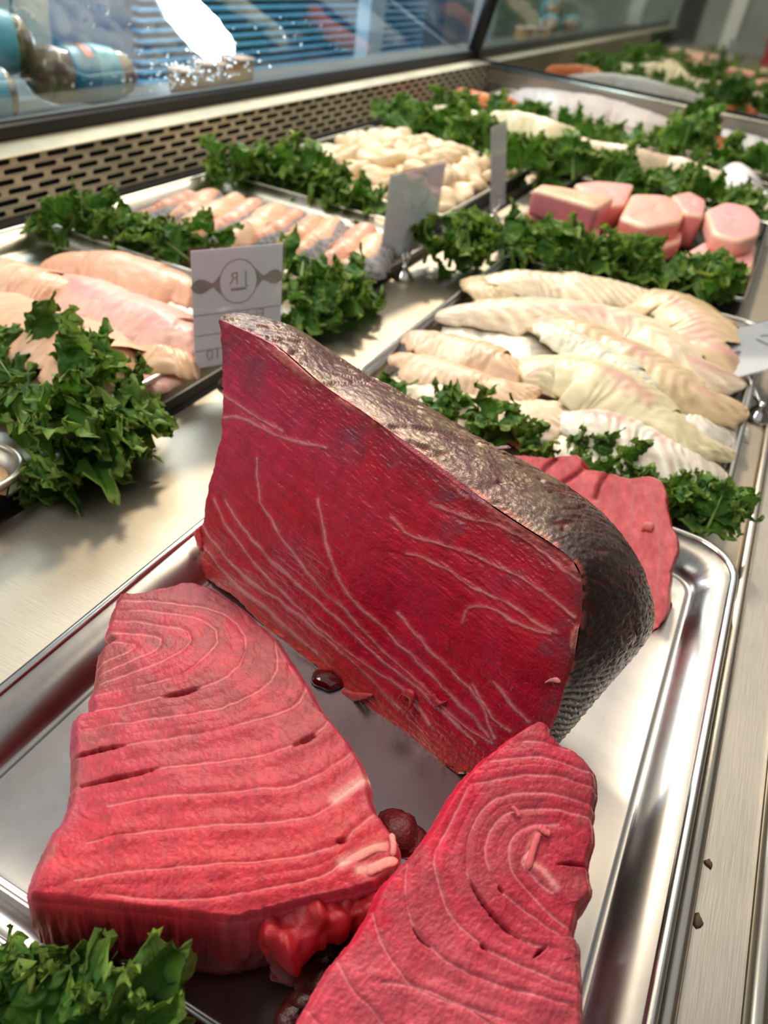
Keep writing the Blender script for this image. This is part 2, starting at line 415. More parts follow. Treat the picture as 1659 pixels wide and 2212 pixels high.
# ---- behind the camera: the near end of the case, seen only in the mirror
def near_end():
    wb = thing('wall_back', (-.3, -1.5, 0), 'pale service wall behind the near end of the case', 'wall', kind='structure')
    MB().box((-2.2, -1.6, -1.0), (1.6, -1.5, 2.2)).build('wall_panel', plain('grey_green_wall', (150, 156, 146), .7, noise=(120, 126, 118), nscale=3), wb)
    pm = plain('white_post', (214, 214, 206), .6)
    for x in (-1.25, -.62, -.05, .55):
        MB().box((x, -1.5, -1), (x + .09, -1.46, 2.2), .004).build('post', pm, wb)
    dm = plain('dark_post', (44, 44, 42), .6)
    for x in (-.93, -.32, .28):
        MB().box((x, -1.5, -1), (x + .14, -1.47, 2.2), .004).build('dark_panel', dm, wb)
near_end()
wr = thing('wall_right', (1.5, .6, -.9), 'dim service side wall to the right of the case', 'wall', kind='structure')
MB().box((1.5, -1.6, -.9), (1.6, 5.0, 1.6)).build('wall_panel', plain('service_wall', (92, 84, 78), .7, noise=(70, 64, 60), nscale=3), wr)

# ================================================================== TRAYS
def rrect(x0, x1, y0, y1, r, n=8):
    r = max(min(r, (x1 - x0) / 2 - 1e-4, (y1 - y0) / 2 - 1e-4), 1e-4); P = []
    for cx, cy, a0 in ((x1 - r, y1 - r, 0), (x0 + r, y1 - r, 90), (x0 + r, y0 + r, 180), (x1 - r, y0 + r, 270)):
        for k in range(n + 1):
            a = math.radians(a0 + 90 * k / n); P.append((cx + r * math.cos(a), cy + r * math.sin(a)))
    return P
def tray(name, x0, x1, y0, y1, h, rad, mat, rimmat, label, rot=0, wall=.017, ridge=False, z0=.0, group=None):
    cx, cy = (x0 + x1) / 2, (y0 + y1) / 2
    root = thing(name, (cx, cy, z0), label, 'tray', group); root.rotation_euler[2] = rot
    X0, X1, Y0, Y1 = x0 - cx, x1 - cx, y0 - cy, y1 - cy
    def rings(prof):
        V = []
        for i, z in prof:
            for p in rrect(X0 + i, X1 - i, Y0 + i, Y1 - i, rad - i * .75): V.append((p[0], p[1], z))
        return V, len(rrect(0, 1, 0, 1, .1))
    prof = [(wall + .002, .0004), (wall, .0006), (.0055, h - .004), (.0048, h - .003), (.0058, h - .0022), (wall - .002, .0075), (wall, .0050), (wall + .003, .0038)]
    if ridge: prof += [(wall + .0035, .0044), (wall + .0050, .0044), (wall + .0070, .0037)]
    prof += [(wall + .03, .0036)]
    V, n = rings(prof); f = grid_faces(len(prof), n, False, True)
    o_ = len(V); V.append((0, 0, .0036)); f += [((len(prof) - 1) * n + k, (len(prof) - 1) * n + (k + 1) % n, o_) for k in range(n)]
    put('pan', mk(V, f, mat), root)
    k = [(.0030 + .0030 * math.cos(a), h - .0028 + .0028 * math.sin(a)) for a in np.linspace(0, 2 * math.pi, 12, endpoint=False)]
    V, n = rings(k); put('rolled_rim', mk(V, grid_faces(12, n, True, True), rimmat), root)
    return root
TF = .0045
tray('steel_tray', -.249, .0795, .066, .506, .028, .036, MAT['tray'], MAT['tray_rim'], 'deep brushed steel tray holding the big red tuna cuts', ridge=True, wall=.023)
tray('steel_tray', -.270, .062, .548, .992, .028, .03, MAT['tray'], MAT['tray_rim'], 'steel tray of overlapping white fish fillets behind the tuna', wall=.012)
tray('dark_tray', -.312, .030, 1.055, 1.50, .030, .014, MAT['dark_tray'], MAT['tray_rim'], 'black lined tray of thick pink fish steaks', wall=.006)
tray('aluminium_tray', -.735, -.392, .385, .655, .028, .03, MAT['alu'], MAT['alu'], 'pale aluminium tray of pink fillets behind the front left kale', wall=.014)
tray('aluminium_tray', -.735, -.392, .722, .992, .028, .03, MAT['alu'], MAT['alu'], 'pale aluminium tray of skin-on fillets beside the blank grey card', wall=.014)
tray('dark_tray', -.742, -.395, 1.06, 1.505, .028, .02, MAT['dark_tray'], MAT['alu'], 'black edged tray heaped with cream scallops', wall=.008)
tray('aluminium_tray', -.70, -.372, .07, .306, .028, .03, MAT['alu'], MAT['alu'], 'aluminium tray whose rounded corner shows at the left edge', wall=.014)
tray('aluminium_tray', -.72, .02, 1.575, 1.86, .026, .03, MAT['alu'], MAT['alu'], 'long pale tray of white fillets in front of the far kale row', wall=.014)
tray('aluminium_tray', -.745, .04, 1.935, 2.34, .026, .03, MAT['alu'], MAT['alu'], 'farthest tray with orange salmon and a scaly white side', wall=.014)

# ================================================================== TUNA
def zo(pts, k, ox, oy): return [(ox + x / k, oy + y / k) for x, y in pts]
Z5 = lambda *p: zo(p, 1.5082, 400, 650)
Z6 = lambda *p: zo(p, 1.8433, 0, 1200)
Z7 = lambda *p: zo(p, 2.0738, 600, 1500)

def rag(P, n, amp, seed, freq=.05):
    """resample an outline and roughen it like torn flesh"""
    Q = lin_path(spl(P, 160), n); r = rs(seed)
    T = np.gradient(Q, axis=0); T /= np.linalg.norm(T, axis=1)[:, None] + 1e-9
    d = np.r_[0, np.cumsum(np.linalg.norm(np.diff(Q, axis=0), axis=1))]
    w = (fbm(d * freq + seed * 3.1, d * 0 + seed, 4) - .5) * 2 * amp
    w *= np.minimum(1, np.minimum(d, d[-1] - d) / 20)
    return Q + np.stack([-T[:, 1], T[:, 0]], -1) * w[:, None]

def ruled(Lp, Rp, nv):
    t = np.linspace(0, 1, nv)[None, :, None]
    return Lp[:, None, :] * (1 - t) + Rp[:, None, :] * t

# ---------- the big loin
BL = np.array([-.2309, .2924, .0045]); UU = np.array([.97314, -.23020, 0]); BK = np.array([.23020, .97314, 0])
PHI = math.radians(15); UPV = np.array([0, 0, math.cos(PHI)]) + BK * math.sin(PHI); NF = np.cross(UU, UPV)   # NF points to the camera side
LOIN_LINES = [
    Z5((60, 730), (150, 840), (250, 930), (370, 1020), (450, 1090), (600, 1220), (700, 1330)),
    Z5((70, 800), (130, 880), (230, 970), (330, 1060), (430, 1150)),
    Z5((100, 640), (170, 760), (260, 870), (330, 950), (420, 1050), (560, 1160), (720, 1270), (800, 1380)),
    Z5((140, 640), (240, 780), (330, 870), (420, 960), (540, 1060), (600, 1130), (720, 1230), (860, 1350), (950, 1440)),
    Z5((250, 510), (255, 600), (300, 720), (370, 820), (430, 900), (540, 1010), (620, 1110), (700, 1180), (800, 1280), (900, 1370), (1000, 1440)),
    Z5((455, 640), (470, 740), (500, 850), (560, 970), (640, 1050), (740, 1150), (820, 1230), (880, 1290), (960, 1370), (1000, 1430)),
    Z5((740, 815), (800, 832), (860, 860), (950, 930), (1040, 970), (1150, 1040), (1220, 1080)),
    Z5((690, 700), (760, 760), (900, 800), (990, 850), (1080, 890), (1180, 950), (1270, 1030)),
    Z5((810, 660), (920, 700), (1040, 740), (1150, 810), (1230, 870), (1290, 910)),
    Z5((915, 1040), (930, 1000), (970, 988), (1020, 1000), (1080, 1040), (1200, 1080)),
    Z5((700, 1010), (760, 1090), (860, 1190), (960, 1300), (1010, 1420)),
    Z5((940, 1250), (1000, 1350), (1060, 1400)), Z5((1010, 1240), (1080, 1330), (1120, 1370)),
    Z5((120, 290), (200, 350), (330, 420)), Z5((120, 380), (200, 380), (330, 440), (470, 480)),
]
def loin():
    root = thing('tuna_loin', (-.10, .33, .0045), 'huge dark red tuna loin chunk with bronze skin standing in the steel tray', 'tuna')
    nu, nv = 470, 340
    left = [(474, 690), (478, 760), (482, 850), (478, 940), (462, 1010), (446, 1080), (440, 1128), (424, 1150), (432, 1190), (436, 1240), (500, 1285), (560, 1340), (620, 1392), (700, 1452), (780, 1520), (850, 1575), (920, 1625), (985, 1670)]
    right = [(474, 690), (505, 702), (600, 748), (700, 832), (770, 878), (830, 922), (940, 1000), (1040, 1075), (1130, 1135), (1200, 1180), (1248, 1225), (1258, 1290), (1246, 1400), (1218, 1490), (1196, 1560), (1160, 1620), (1080, 1668), (985, 1672)]
    Lp = rag(left, nu, 4, 3, .06); Rp = lin_path(spl(right, 200), nu)
    G = ruled(Lp, Rp, nv); q = G.reshape(-1, 2)
    P = onplane(q[:, 0], q[:, 1], BL, NF)
    qj = q + np.stack([fbm(q[:, 0] / 45, q[:, 1] / 45, 3) - .5, fbm(q[:, 0] / 45 + 40, q[:, 1] / 45, 3) - .5], -1) * 11
    d, arc, side = dist_lines(qj, LOIN_LINES)
    px, py = q[:, 0], q[:, 1]
    v = np.tile(np.linspace(0, 1, nv), nu); u = np.repeat(np.linspace(0, 1, nu), nv)
    # colour
    a = lin((184, 20, 48)); purple = lin((182, 58, 98)); brown = lin((120, 40, 48)); orange = lin((186, 62, 54)); pale = lin((226, 150, 150))
    n1 = fbm(px / 90, py / 90, 4); n2 = fbm(px / 14 + py / 30, py / 26, 3)
    c = np.tile(a, (len(q), 1))
    top = sm(1250, 700, py + .35 * px - 200) * .8
    c = mixc(c, purple, np.clip(top * .8 + (n1 - .5) * .6, 0, 1))
    dl, _, _ = dist_lines(q, [[(x, y) for x, y in left[8:]]])
    low = sm(85, 5, dl) * (.55 + .5 * n1)
    c = mixc(c, orange, np.clip(low, 0, .9))
    dr, _, _ = dist_lines(q, [[(x, y) for x, y in right[1:15]]])
    c = mixc(c, brown, sm(80, 5, dr) * (.35 + .65 * fbm(px / 40, py / 40)) * .8)
    c = mixc(c, lin((112, 62, 78)), sm(.52, .75, fbm(px / 70 + 9, py / 50)) * sm(160, 30, dr) * .7)   # grey violet bloodline by the skin
    al, ac = px * .77 + py * .64, -px * .64 + py * .77
    streak = fbm(al / 70, ac / 7, 4); fl = fbm(al / 24, ac / 4 + 50, 3)
    c = c * (.62 + .42 * n2 + .32 * streak)[:, None]
    c = mixc(c, lin((206, 96, 122)), sm(.60, .80, fl) * sm(1300, 800, py + .2 * px) * .25)
    lw = .9 + 3.0 * fbm(arc / 40, arc * 0 + 2) ** 1.5
    line = np.exp(-(d / lw) ** 2) * sm(.22, .55, fbm(arc / 90, arc * 0 + 5) + .18) + .35 * np.exp(-(d / 7) ** 2) * fbm(px / 12, py / 12)
    c = mixc(c, pale, np.clip(line, 0, 1) * .75)
    # pink frayed rim under the skin
    fray = sm(26, 2, dr + 16 * (fbm(px / 10, py / 10) - .5)) * sm(.44, .62, fbm(px / 60 + 4, py / 60)) * sm(1700, 1500, py)
    c = mixc(c, lin((214, 128, 120)), fray * .8)
    # relief
    bulge = (fbm(px / 230, py / 230, 3) - .5) * .006 + np.sin(np.pi * v) * .004 * np.sin(np.pi * u)
    ridge = np.exp(-(d / 5) ** 2) * .0004 - np.exp(-((side - 8) / 6) ** 2) * .0003
    fine = (fl - .5) * .0006 + (streak - .5) * .0005 + (fbm(px / 5, py / 5, 2) - .5) * .0004
    edge = sm(0, .02, v) * sm(1, .985, v)
    P = P + NF * ((bulge + ridge + fine) * edge + fray * .0016)[:, None]
    F = grid_faces(nu, nv)
    # left and bottom cut sides run back from the face
    tb = np.interp(np.linspace(0, 1, nu), [0, .03, .15, 1], [.010, .03, .055, .075])
    V = [P]; ring0 = P.reshape(nu, nv, 3)[:, 0]; K = 8; C = [c]
    base = nu * nv
    for k in range(1, K + 1):
        Q = ring0 + BK * (tb * k / K)[:, None] + np.array([.006 * math.sin(k / K * 3), 0, 0]) + (rs(k).rand(nu, 1) - .5) * .0008
        Q[:, 2] = np.maximum(Q[:, 2], .0048); V.append(Q); C.append(np.tile(lin((168, 40, 50)), (nu, 1)))
    idx = [np.arange(nu) * nv] + [base + (k - 1) * nu + np.arange(nu) for k in range(1, K + 1)]
    for k in range(K):
        A, B = idx[k], idx[k + 1]
        F += [(A[i + 1], A[i], B[i], B[i + 1]) for i in range(nu - 1)]
    part('flesh', np.vstack(V), F, MAT['tuna'], root, np.vstack(C))
    backL = V[-1]
    # skin: from the edge of the face over to the far edge
    front = np.array(right[:0] + [(474, 690), (505, 702), (600, 748), (700, 832), (830, 922), (940, 1000), (1040, 1075), (1130, 1135), (1200, 1180), (1248, 1225), (1258, 1290), (1246, 1400), (1218, 1490), (1196, 1560), (1160, 1620), (1080, 1668), (990, 1672)])
    back = np.array([(477, 686), (540, 683), (640, 712), (760, 790), (900, 866), (1050, 956), (1150, 1006), (1250, 1066), (1320, 1128), (1380, 1213), (1411, 1300), (1405, 1370), (1335, 1452), (1255, 1535), (1200, 1590), (1120, 1668), (1000, 1675)])
    tt = np.array([.010, .03, .05, .06, .065, .07, .075, .08, .085, .09, .09, .09, .078, .055, .04, .03, .02])
    ns, nt = 420, 70
    # keep the front edge identical with the face border
    Fp = splu(front, ns); Bp = splu(back, ns); ts = np.interp(np.linspace(0, 1, ns), np.linspace(0, 1, len(tt)), tt)
    FE = onplane(Fp[:, 0], Fp[:, 1], BL, NF)
    BE = np.stack([onplane(Bp[i:i + 1, 0], Bp[i:i + 1, 1], BL + BK * ts[i], NF)[0] for i in range(ns)])
    BE[:, 2] = np.maximum(BE[:, 2], .0052)
    T = np.gradient(FE, axis=0); T /= np.linalg.norm(T, axis=1)[:, None]
    out = np.cross(T, BE - FE); out /= np.linalg.norm(out, axis=1)[:, None] + 1e-9
    if out[ns // 2][2] < 0: out = -out
    w = np.linspace(0, 1, nt); s = np.linspace(0, 1, ns)
    SS, WW = np.meshgrid(s, w, indexing='ij')
    G = FE[:, None] * (1 - WW[..., None]) + BE[:, None] * WW[..., None]
    amp = .007 * np.sin(np.pi * np.clip(s * 1.02, 0, 1)) ** .5
    bl = np.sin(np.pi * WW) ** .8 * amp[:, None]
    X, Y = SS * 60, WW * 8
    # wrinkles run diagonally over the upper skin, lengthwise over the belly part
    dia = fbm(X * 1.1 - Y * .9, Y * .35 + X * .12, 4); dia2 = 1 - np.abs(fbm(X * .9 - Y * .7, Y * .3, 3) - .5) * 2
    st = SS * 330 + fbm(X * .3, Y * .5) * 5.0
    stripe = sm(.35, .9, np.sin(st * 1.55) * .5 + .5)
    lower = sm(.705, .735, SS + .05 * (WW - .5) + .05 * (fbm(X * .5, Y) - .5)); upper = 1 - sm(.36, .56, SS + .10 * (dia - .5))
    crack = sm(.87, .985, dia2) * sm(.42, .55, fbm(X * .5 + 20, Y * .5, 2)) * (1 - lower)
    rel = (dia - .5) * .0022 * (1 - lower) * (.35 + .65 * upper) - crack * .0016 * (.3 + .7 * upper) - stripe * lower * .0009 + (fbm(X * 7, Y * 7, 3) - .5) * .0011
    fade = sm(0, .04, WW)
    G = G + out[:, None] * (bl + rel * fade)[..., None]
    bronze = lin((104, 79, 60)); dark = lin((42, 30, 28)); maroon = lin((84, 34, 36)); silver = lin((172, 160, 150)); ink = lin((34, 27, 29))
    c = np.zeros(SS.shape + (3,)) + bronze
    c = mixc(c, maroon, sm(.36, .60, fbm(X * .35 + 3, Y * .4, 4)) * .85)
    c = mixc(c, dark, (1 - upper) * (.75 + .25 * dia))  # dark leathery right flank, its shaded side also put into the colour
    c = mixc(c, silver, lower * (1 - stripe) * .9); c = mixc(c, ink, lower * stripe * .85)
    glint = sm(.52, .74, fbm(X * 9, Y * 9, 3)) * sm(.40, .60, fbm(X * .6 + 8, Y * .8, 3)) * upper
    c = mixc(c, lin((190, 164, 132)), glint * .75)  # painted glitter: bronze highlights mixed into the skin colour
    c = mixc(c, lin((150, 104, 96)), sm(.62, .8, fbm(X * 7 + 3, Y * 7, 3)) * (1 - upper) * (1 - lower) * .4)
    c = mixc(c, lin((96, 22, 28)), crack * .85)
    c = mixc(c, lin((190, 96, 84)), sm(.05, .0, WW) * sm(.45, .6, fbm(X * 2, Y * 2)) * .8)
    part('skin', G.reshape(-1, 3), [f[::-1] for f in grid_faces(ns, nt)], MAT['tunaskin'], root, c.reshape(-1, 3))
    # hidden rear cut face closes the chunk
    BR = lin_path(BE, nu); t = np.linspace(0, 1, 12)[None, :, None]
    R_ = backL[:, None] * (1 - t) + BR[:, None] * t
    part('rear_flesh', R_.reshape(-1, 3), grid_faces(nu, 12), MAT['tuna'], root, np.tile(lin((176, 60, 66)), (nu * 12, 1)))
    # small loose flaps along the lower edge of the face
    def flap(pts, wpx, thick, col, lift=.004, name='loose_flap'):
        Q = spl(pts, 26); A = onplane(Q[:, 0], Q[:, 1], BL + NF * lift, NF)
        sweep(name, A, np.interp(np.linspace(0, 1, 26), [0, .15, .6, 1], [.5, 1, .9, .35]) * wpx, thick, MAT['tuna'], root, col, side=UU * .3 + UPV * .95, seed=len(pts) * 7)
    flap([(728, 1496), (765, 1506), (806, 1502)], .0052, .0035, lin((186, 70, 72)), .002)
    flap([(862, 1512), (872, 1495), (890, 1502), (886, 1528), (866, 1552)], .0030, .003, lin((190, 58, 62)), .003)
    flap([(930, 1500), (945, 1520), (965, 1515)], .003, .003, lin((180, 54, 60)), .002)
    flap([(1040, 1478), (1090, 1474), (1144, 1478)], .004, .0015, lin((176, 40, 56)), .001)
    flap([(1178, 1472), (1196, 1468), (1212, 1474)], .002, .002, lin((226, 150, 140)), .002)
    flap([(424, 1142), (430, 1165), (438, 1190)], .004, .003, lin((206, 66, 70)), .001)
    # flakes of skin on the ridge
    def chip(px, py, t, sz, col):
        cpt = onplane(np.array([px * 1.]), np.array([py * 1.]), BL + BK * t, NF)[0] + np.array([0, 0, .002])
        A = np.array([cpt + np.array([sz * k, .003 * k * k, .0015 * math.sin(k * 2)]) for k in np.linspace(-1, 1, 10)])
        sweep('skin_flake', A, np.full(10, sz * .35), .0015, MAT['tuna'], root, col, seed=px)
    chip(1075, 975, .06, .006, lin((92, 36, 38))); chip(1130, 1028, .055, .006, lin((216, 88, 70))); chip(486, 702, .006, .0022, lin((230, 120, 104)))
    return root

def sweep(name, A, hw, th, mat, parent, col, side=None, seed=1, nth=14, colfn=None, flat=.0, rough=.12, kind=None, base=None):
    """soft strip of flesh: super-elliptic section swept along the spine A"""
    A = np.asarray(A, float); n = len(A); hw = np.broadcast_to(hw, (n,)); th = np.broadcast_to(th, (n,))
    T = np.gradient(A, axis=0); T /= np.linalg.norm(T, axis=1)[:, None] + 1e-9
    sd = np.cross(T, [0, 0, 1.]) if side is None else np.tile(np.asarray(side, float), (n, 1))
    sd /= np.linalg.norm(sd, axis=1)[:, None] + 1e-9
    up = np.cross(sd, T); up /= np.linalg.norm(up, axis=1)[:, None] + 1e-9
    if up[:, 2].mean() < 0: up = -up
    e = np.sin(np.pi * np.linspace(0, 1, n)) ; e = np.minimum(1, e / .35) ** .55
    V = []; w = np.linspace(0, 2 * np.pi, nth, endpoint=False)
    cw, sw = np.cos(w), np.sin(w)
    cx = np.sign(cw) * np.abs(cw) ** .75; cz = np.sign(sw) * np.abs(sw) ** .9
    uu = np.linspace(0, 1, n)
    for i in range(n):
        j = 1 + rough * 2 * (fbm(cw * 1.3 + seed, np.full(nth, uu[i] * 9.) + seed, 3) - .5)
        z = np.where(cz > 0, cz, cz * .6)
        V.append(A[i] + np.outer(cx * j * hw[i] * e[i], sd[i]) + np.outer(z * j * th[i] * .5 * max(e[i], .25), up[i]))
    V = np.array(V); f = grid_faces(n, nth, False, True)
    f += [tuple(range(nth - 1, -1, -1)), tuple(range((n - 1) * nth, n * nth))]
    if colfn is None: c = np.tile(col, (n * nth, 1)) * (.85 + .3 * fbm(np.repeat(uu * 8, nth) + seed, np.tile(cw * 3, n), 3))[:, None]
    else: c = colfn(np.repeat(uu, nth), np.tile(np.sign(cw) * np.abs(cx), n), np.tile(sw, n))
    o = part(name, V.reshape(-1, 3), f, mat, parent, c, base=base)
    return o
loin()

# ---------- the flat steaks
def steak(name, label, left, right, lines, cracks, ztop, bottom_in, mat, colfn, nu=430, nv=390, seed=5, base=(0, 0, 0), zbot=.0048, dome=.003, rags=3.0, sides=(150, 34, 44), bott=None):
    """thick slab: outline given as two side curves; top relief follows the muscle bands"""
    root = thing(name, base, label, 'tuna')
    Lp = rag(left, nu, rags, seed, .05); Rp = rag(right, nu, rags, seed + 1, .05)
    G = ruled(Lp, Rp, nv); q = G.reshape(-1, 2); px, py = q[:, 0], q[:, 1]
    P = atz(px, py, ztop(px, py))
    v = np.tile(np.linspace(0, 1, nv), nu); u = np.repeat(np.linspace(0, 1, nu), nv)
    qj = q + np.stack([fbm(px / 40, py / 40, 3) - .5, fbm(px / 40 + 40, py / 40, 3) - .5], -1) * 6
    d, arc, side = dist_lines(qj, lines)
    dc, arcc, _ = dist_lines(q, cracks, 6) if cracks else (np.full(len(q), 99.), arc, None)
    c = colfn(px, py, u, v, d, arc, side, dc)
    eu = np.minimum(u * 850, (1 - u) * 850); ev = np.minimum(v, 1 - v) * np.linalg.norm(Rp - Lp, axis=1).repeat(nv)
    ed = np.minimum(eu, ev)                                   # pixels to the outline
    rnd = -.0045 * (1 - sm(0, 26, ed)) ** 2
    band = np.where(d < 60, np.exp(-((np.abs(side) - 14) / 12) ** 2) * .0004, 0)
    lw = 2.2 + 2.2 * fbm(arc / 50, arc * 0 + 3)
    groove = -np.exp(-(d / lw) ** 2) * .0004 * (.3 + fbm(arc / 45, arc * 0 + 8))
    step = -.00016 * np.tanh(side / 9) * np.exp(-(d / 22) ** 2)
    ck = -np.exp(-(np.maximum(dc, 0) / 3.2) ** 2) * .0045
    fine = (fbm(px / 8, py / 8, 3) - .5) * .0005 + (fbm(px / 90, py / 90, 2) - .5) * .0030
    P[:, 2] += rnd + band + groove + step + ck + fine + dome * np.sin(np.pi * u) * np.sin(np.pi * v)
    F = grid_faces(nu, nv)
    # closed outline loop
    I = np.arange(nu * nv).reshape(nu, nv)
    loop = np.r_[I[:, 0], I[-1, 1:-1], I[::-1, -1], I[0, -2:0:-1]]
    n = len(loop); top = P[loop]; ctr = top.mean(0)
    ctr[2] = 0
    V = [P]; C = [c]; K = 12; prev = loop; off = nu * nv
    cs = lin(sides)
    ang = np.linspace(0, 1, n, endpoint=False)
    for k in range(1, K + 1):
        t = k / K
        Q = top.copy(); zb = zbot if bott is None else bott(top)
        Q[:, 2] = top[:, 2] * (1 - t) + zb * t
        dirv = ctr - Q; dirv[:, 2] = 0; dirv /= np.linalg.norm(dirv, axis=1)[:, None]
        bul = bottom_in * t - .0035 * math.sin(math.pi * min(t * 1.05, 1)) + (fbm(ang * 70 + seed, np.full(n, t * 3.), 4) - .5) * .006 * math.sin(math.pi * t)
        Q += dirv * bul[:, None] if np.ndim(bul) else dirv * bul
        V.append(Q)
        cc = c[loop] * (1 - min(1, t * 2.2)) + cs * min(1, t * 2.2)
        C.append(cc * (.75 + .5 * fbm(ang * 60 + 4, np.full(n, t * 4.), 3))[:, None])
        ids = off + np.arange(n); F += [(prev[i], ids[i], ids[(i + 1) % n], prev[(i + 1) % n]) for i in range(n)]
        off += n; prev = ids
    F.append(tuple(prev[::-1]))
    part('flesh', np.vstack(V), F, mat, root, np.vstack(C))
    return root

ST1_LINES = [
    Z6((430, 345), (500, 360), (545, 370), (500, 400), (390, 440)),
    Z6((425, 310), (520, 320), (610, 330), (645, 350), (620, 390), (540, 425), (400, 480)),
    Z6((430, 260), (560, 275), (700, 300), (760, 330), (740, 380), (640, 440), (520, 480), (400, 520)),
    Z6((430, 220), (600, 230), (760, 255), (840, 290), (868, 340), (840, 400), (760, 470), (640, 515), (480, 545), (380, 560)),
    Z6((440, 180), (700, 195), (870, 230), (950, 280), (980, 350), (965, 430), (930, 480), (800, 545), (650, 580), (480, 605), (340, 625)),
    Z6((1000, 250), (1080, 300), (1105, 400), (1090, 500), (1000, 570), (850, 630), (620, 665), (430, 685), (330, 695)),
    Z6((1220, 500), (1210, 560), (1130, 630), (950, 690), (750, 735), (560, 760), (400, 790), (290, 805)),
    Z6((1320, 650), (1270, 710), (1150, 775), (1000, 820), (850, 840), (650, 860), (500, 890), (340, 915), (270, 925)),
    Z6((1410, 760), (1360, 820), (1250, 890), (1150, 930), (950, 955), (780, 970), (600, 975), (430, 1000)),
    Z6((1475, 870), (1400, 930), (1330, 990), (1240, 1050), (1000, 1080), (800, 1090), (560, 1110), (350, 1145)),
    Z6((1500, 1030), (1400, 1110), (1350, 1160), (1100, 1220), (700, 1250), (450, 1270), (300, 1300)),
    Z6((1560, 1130), (1400, 1200), (1300, 1270), (1060, 1330), (800, 1370), (600, 1370), (430, 1350)),
]
ST1_CRACKS = [Z6((290, 805), (400, 783), (520, 765)), Z6((290, 922), (400, 905), (520, 885), (640, 862)), Z6((640, 582), (720, 565), (800, 543)),
              Z6((1160, 775), (1220, 745), (1270, 712)), Z6((1330, 1155), (1380, 1140)), Z6((440, 350), (420, 340), (405, 345))]
def c_st1(px, py, u, v, d, arc, side, dc):
    n1 = fbm(px / 80, py / 80, 4); n2 = fbm(px / 10, py / 10, 3)
    a = lin((184, 58, 72)); dusk = lin((154, 64, 70)); red = lin((192, 44, 56)); violet = lin((176, 96, 118))
    c = np.tile(a, (len(px), 1))
    c = mixc(c, dusk, sm(.40, .62, n1) * sm(1800, 1450, py) * .9)
    c = mixc(c, red, sm(1600, 1850, py) * .7)
    c = mixc(c, violet, sm(.08, 0, v) * .5 + sm(.93, 1, v) * .35)
    c = mixc(c, lin((150, 84, 74)), sm(.16, .02, v) * sm(.4, .6, n1) * .6)  # left edge browned, soft shadow of the case put into the colour
    c = c * (.86 + .28 * n2)[:, None]
    line = np.exp(-(d / (1.2 + 2.2 * fbm(arc / 30, arc * 0 + 9))) ** 2) * sm(.25, .6, fbm(arc / 70, arc * 0 + 5) + .12)
    c = c * (.78 + .44 * fbm(arc / 5, d / 26, 3))[:, None]
    c = mixc(c, lin((222, 140, 138)), line * .55)
    c = mixc(c, lin((128, 14, 24)), np.exp(-(np.maximum(dc, 0) / 3.4) ** 2) * .85)
    # pale sinew near the right tip
    s2, _, _ = dist_lines(np.stack([px, py], -1), [Z6((1360, 1230), (1440, 1190), (1520, 1160)), Z6((1330, 980), (1400, 930), (1470, 880)), Z6((1430, 1250), (1560, 1230))])
    c = mixc(c, lin((240, 178, 168)), np.exp(-(s2 / 11) ** 2) * .75)
    return c
z1 = lambda px, py: np.interp(py, [1240, 1500, 1900, 2030], [.060, .064, .067, .066])
st1_left = Z6((480, 130), (445, 200), (425, 260), (413, 320), (440, 350), (400, 372), (383, 400), (370, 500), (348, 560), (350, 620), (286, 640), (278, 800), (268, 930), (238, 1045), (195, 1090), (140, 1220), (100, 1330))
st1_right = Z6((482, 132), (560, 148), (690, 106), (800, 92), (900, 140), (1050, 262), (1110, 320), (1200, 450), (1320, 640), (1410, 740), (1475, 870), (1502, 1000), (1590, 1120), (1600, 1200), (1540, 1280), (1460, 1318), (1200, 1375), (1010, 1425))
# the near edge is the last row: from left end to right end
def steak1():
    root = steak('tuna_steak', 'thick rosy tuna steak with parallel flaky bands at the left, nearest the kale', st1_left + Z6((115, 1356),), st1_right + Z6((900, 1442),), ST1_LINES, ST1_CRACKS, z1, .006, MAT['tuna2'], c_st1, base=(-.14, .16, .0045), seed=11, sides=(150, 26, 34))
    # ragged flap folded down at the near right side
    A = atz(np.array([560, 600, 660, 720, 780, 820.]), np.array([2040, 2030, 2010, 1985, 1960, 1940.]), np.array([.048, .05, .052, .052, .05, .048]))
    sweep('torn_flap', lin_path(A, 60), np.interp(np.linspace(0, 1, 60), [0, .2, .5, 1], [.007, .011, .009, .005]), .022, MAT['tuna2'], root, lin((158, 30, 38)), seed=4, nth=36, rough=.55)
    A = atz(np.array([598, 605, 612, 618.]), np.array([2030, 2060, 2095, 2125.]), np.array([.046, .036, .022, .010]))
    sweep('hanging_strip', lin_path(A, 24), .006, .008, MAT['tuna2'], root, lin((140, 36, 32)), side=(1, .2, 0), seed=9, nth=24, rough=.7)
    for pts, w in ((((736, 1872), (775, 1850), (815, 1832), (838, 1838)), .0022), (((790, 1886), (830, 1866), (860, 1858)), .0025), (((846, 1800), (850, 1830), (848, 1850)), .0016)):
        Q = spl(pts, 20); A = atz(Q[:, 0], Q[:, 1], 0.0664 + .0012 * np.sin(np.linspace(0, 3, 20)))
        sweep('sinew', A, w * .8, .0016, MAT['tuna2'], root, lin((226, 140, 132)), seed=int(w * 1e5))
steak1()
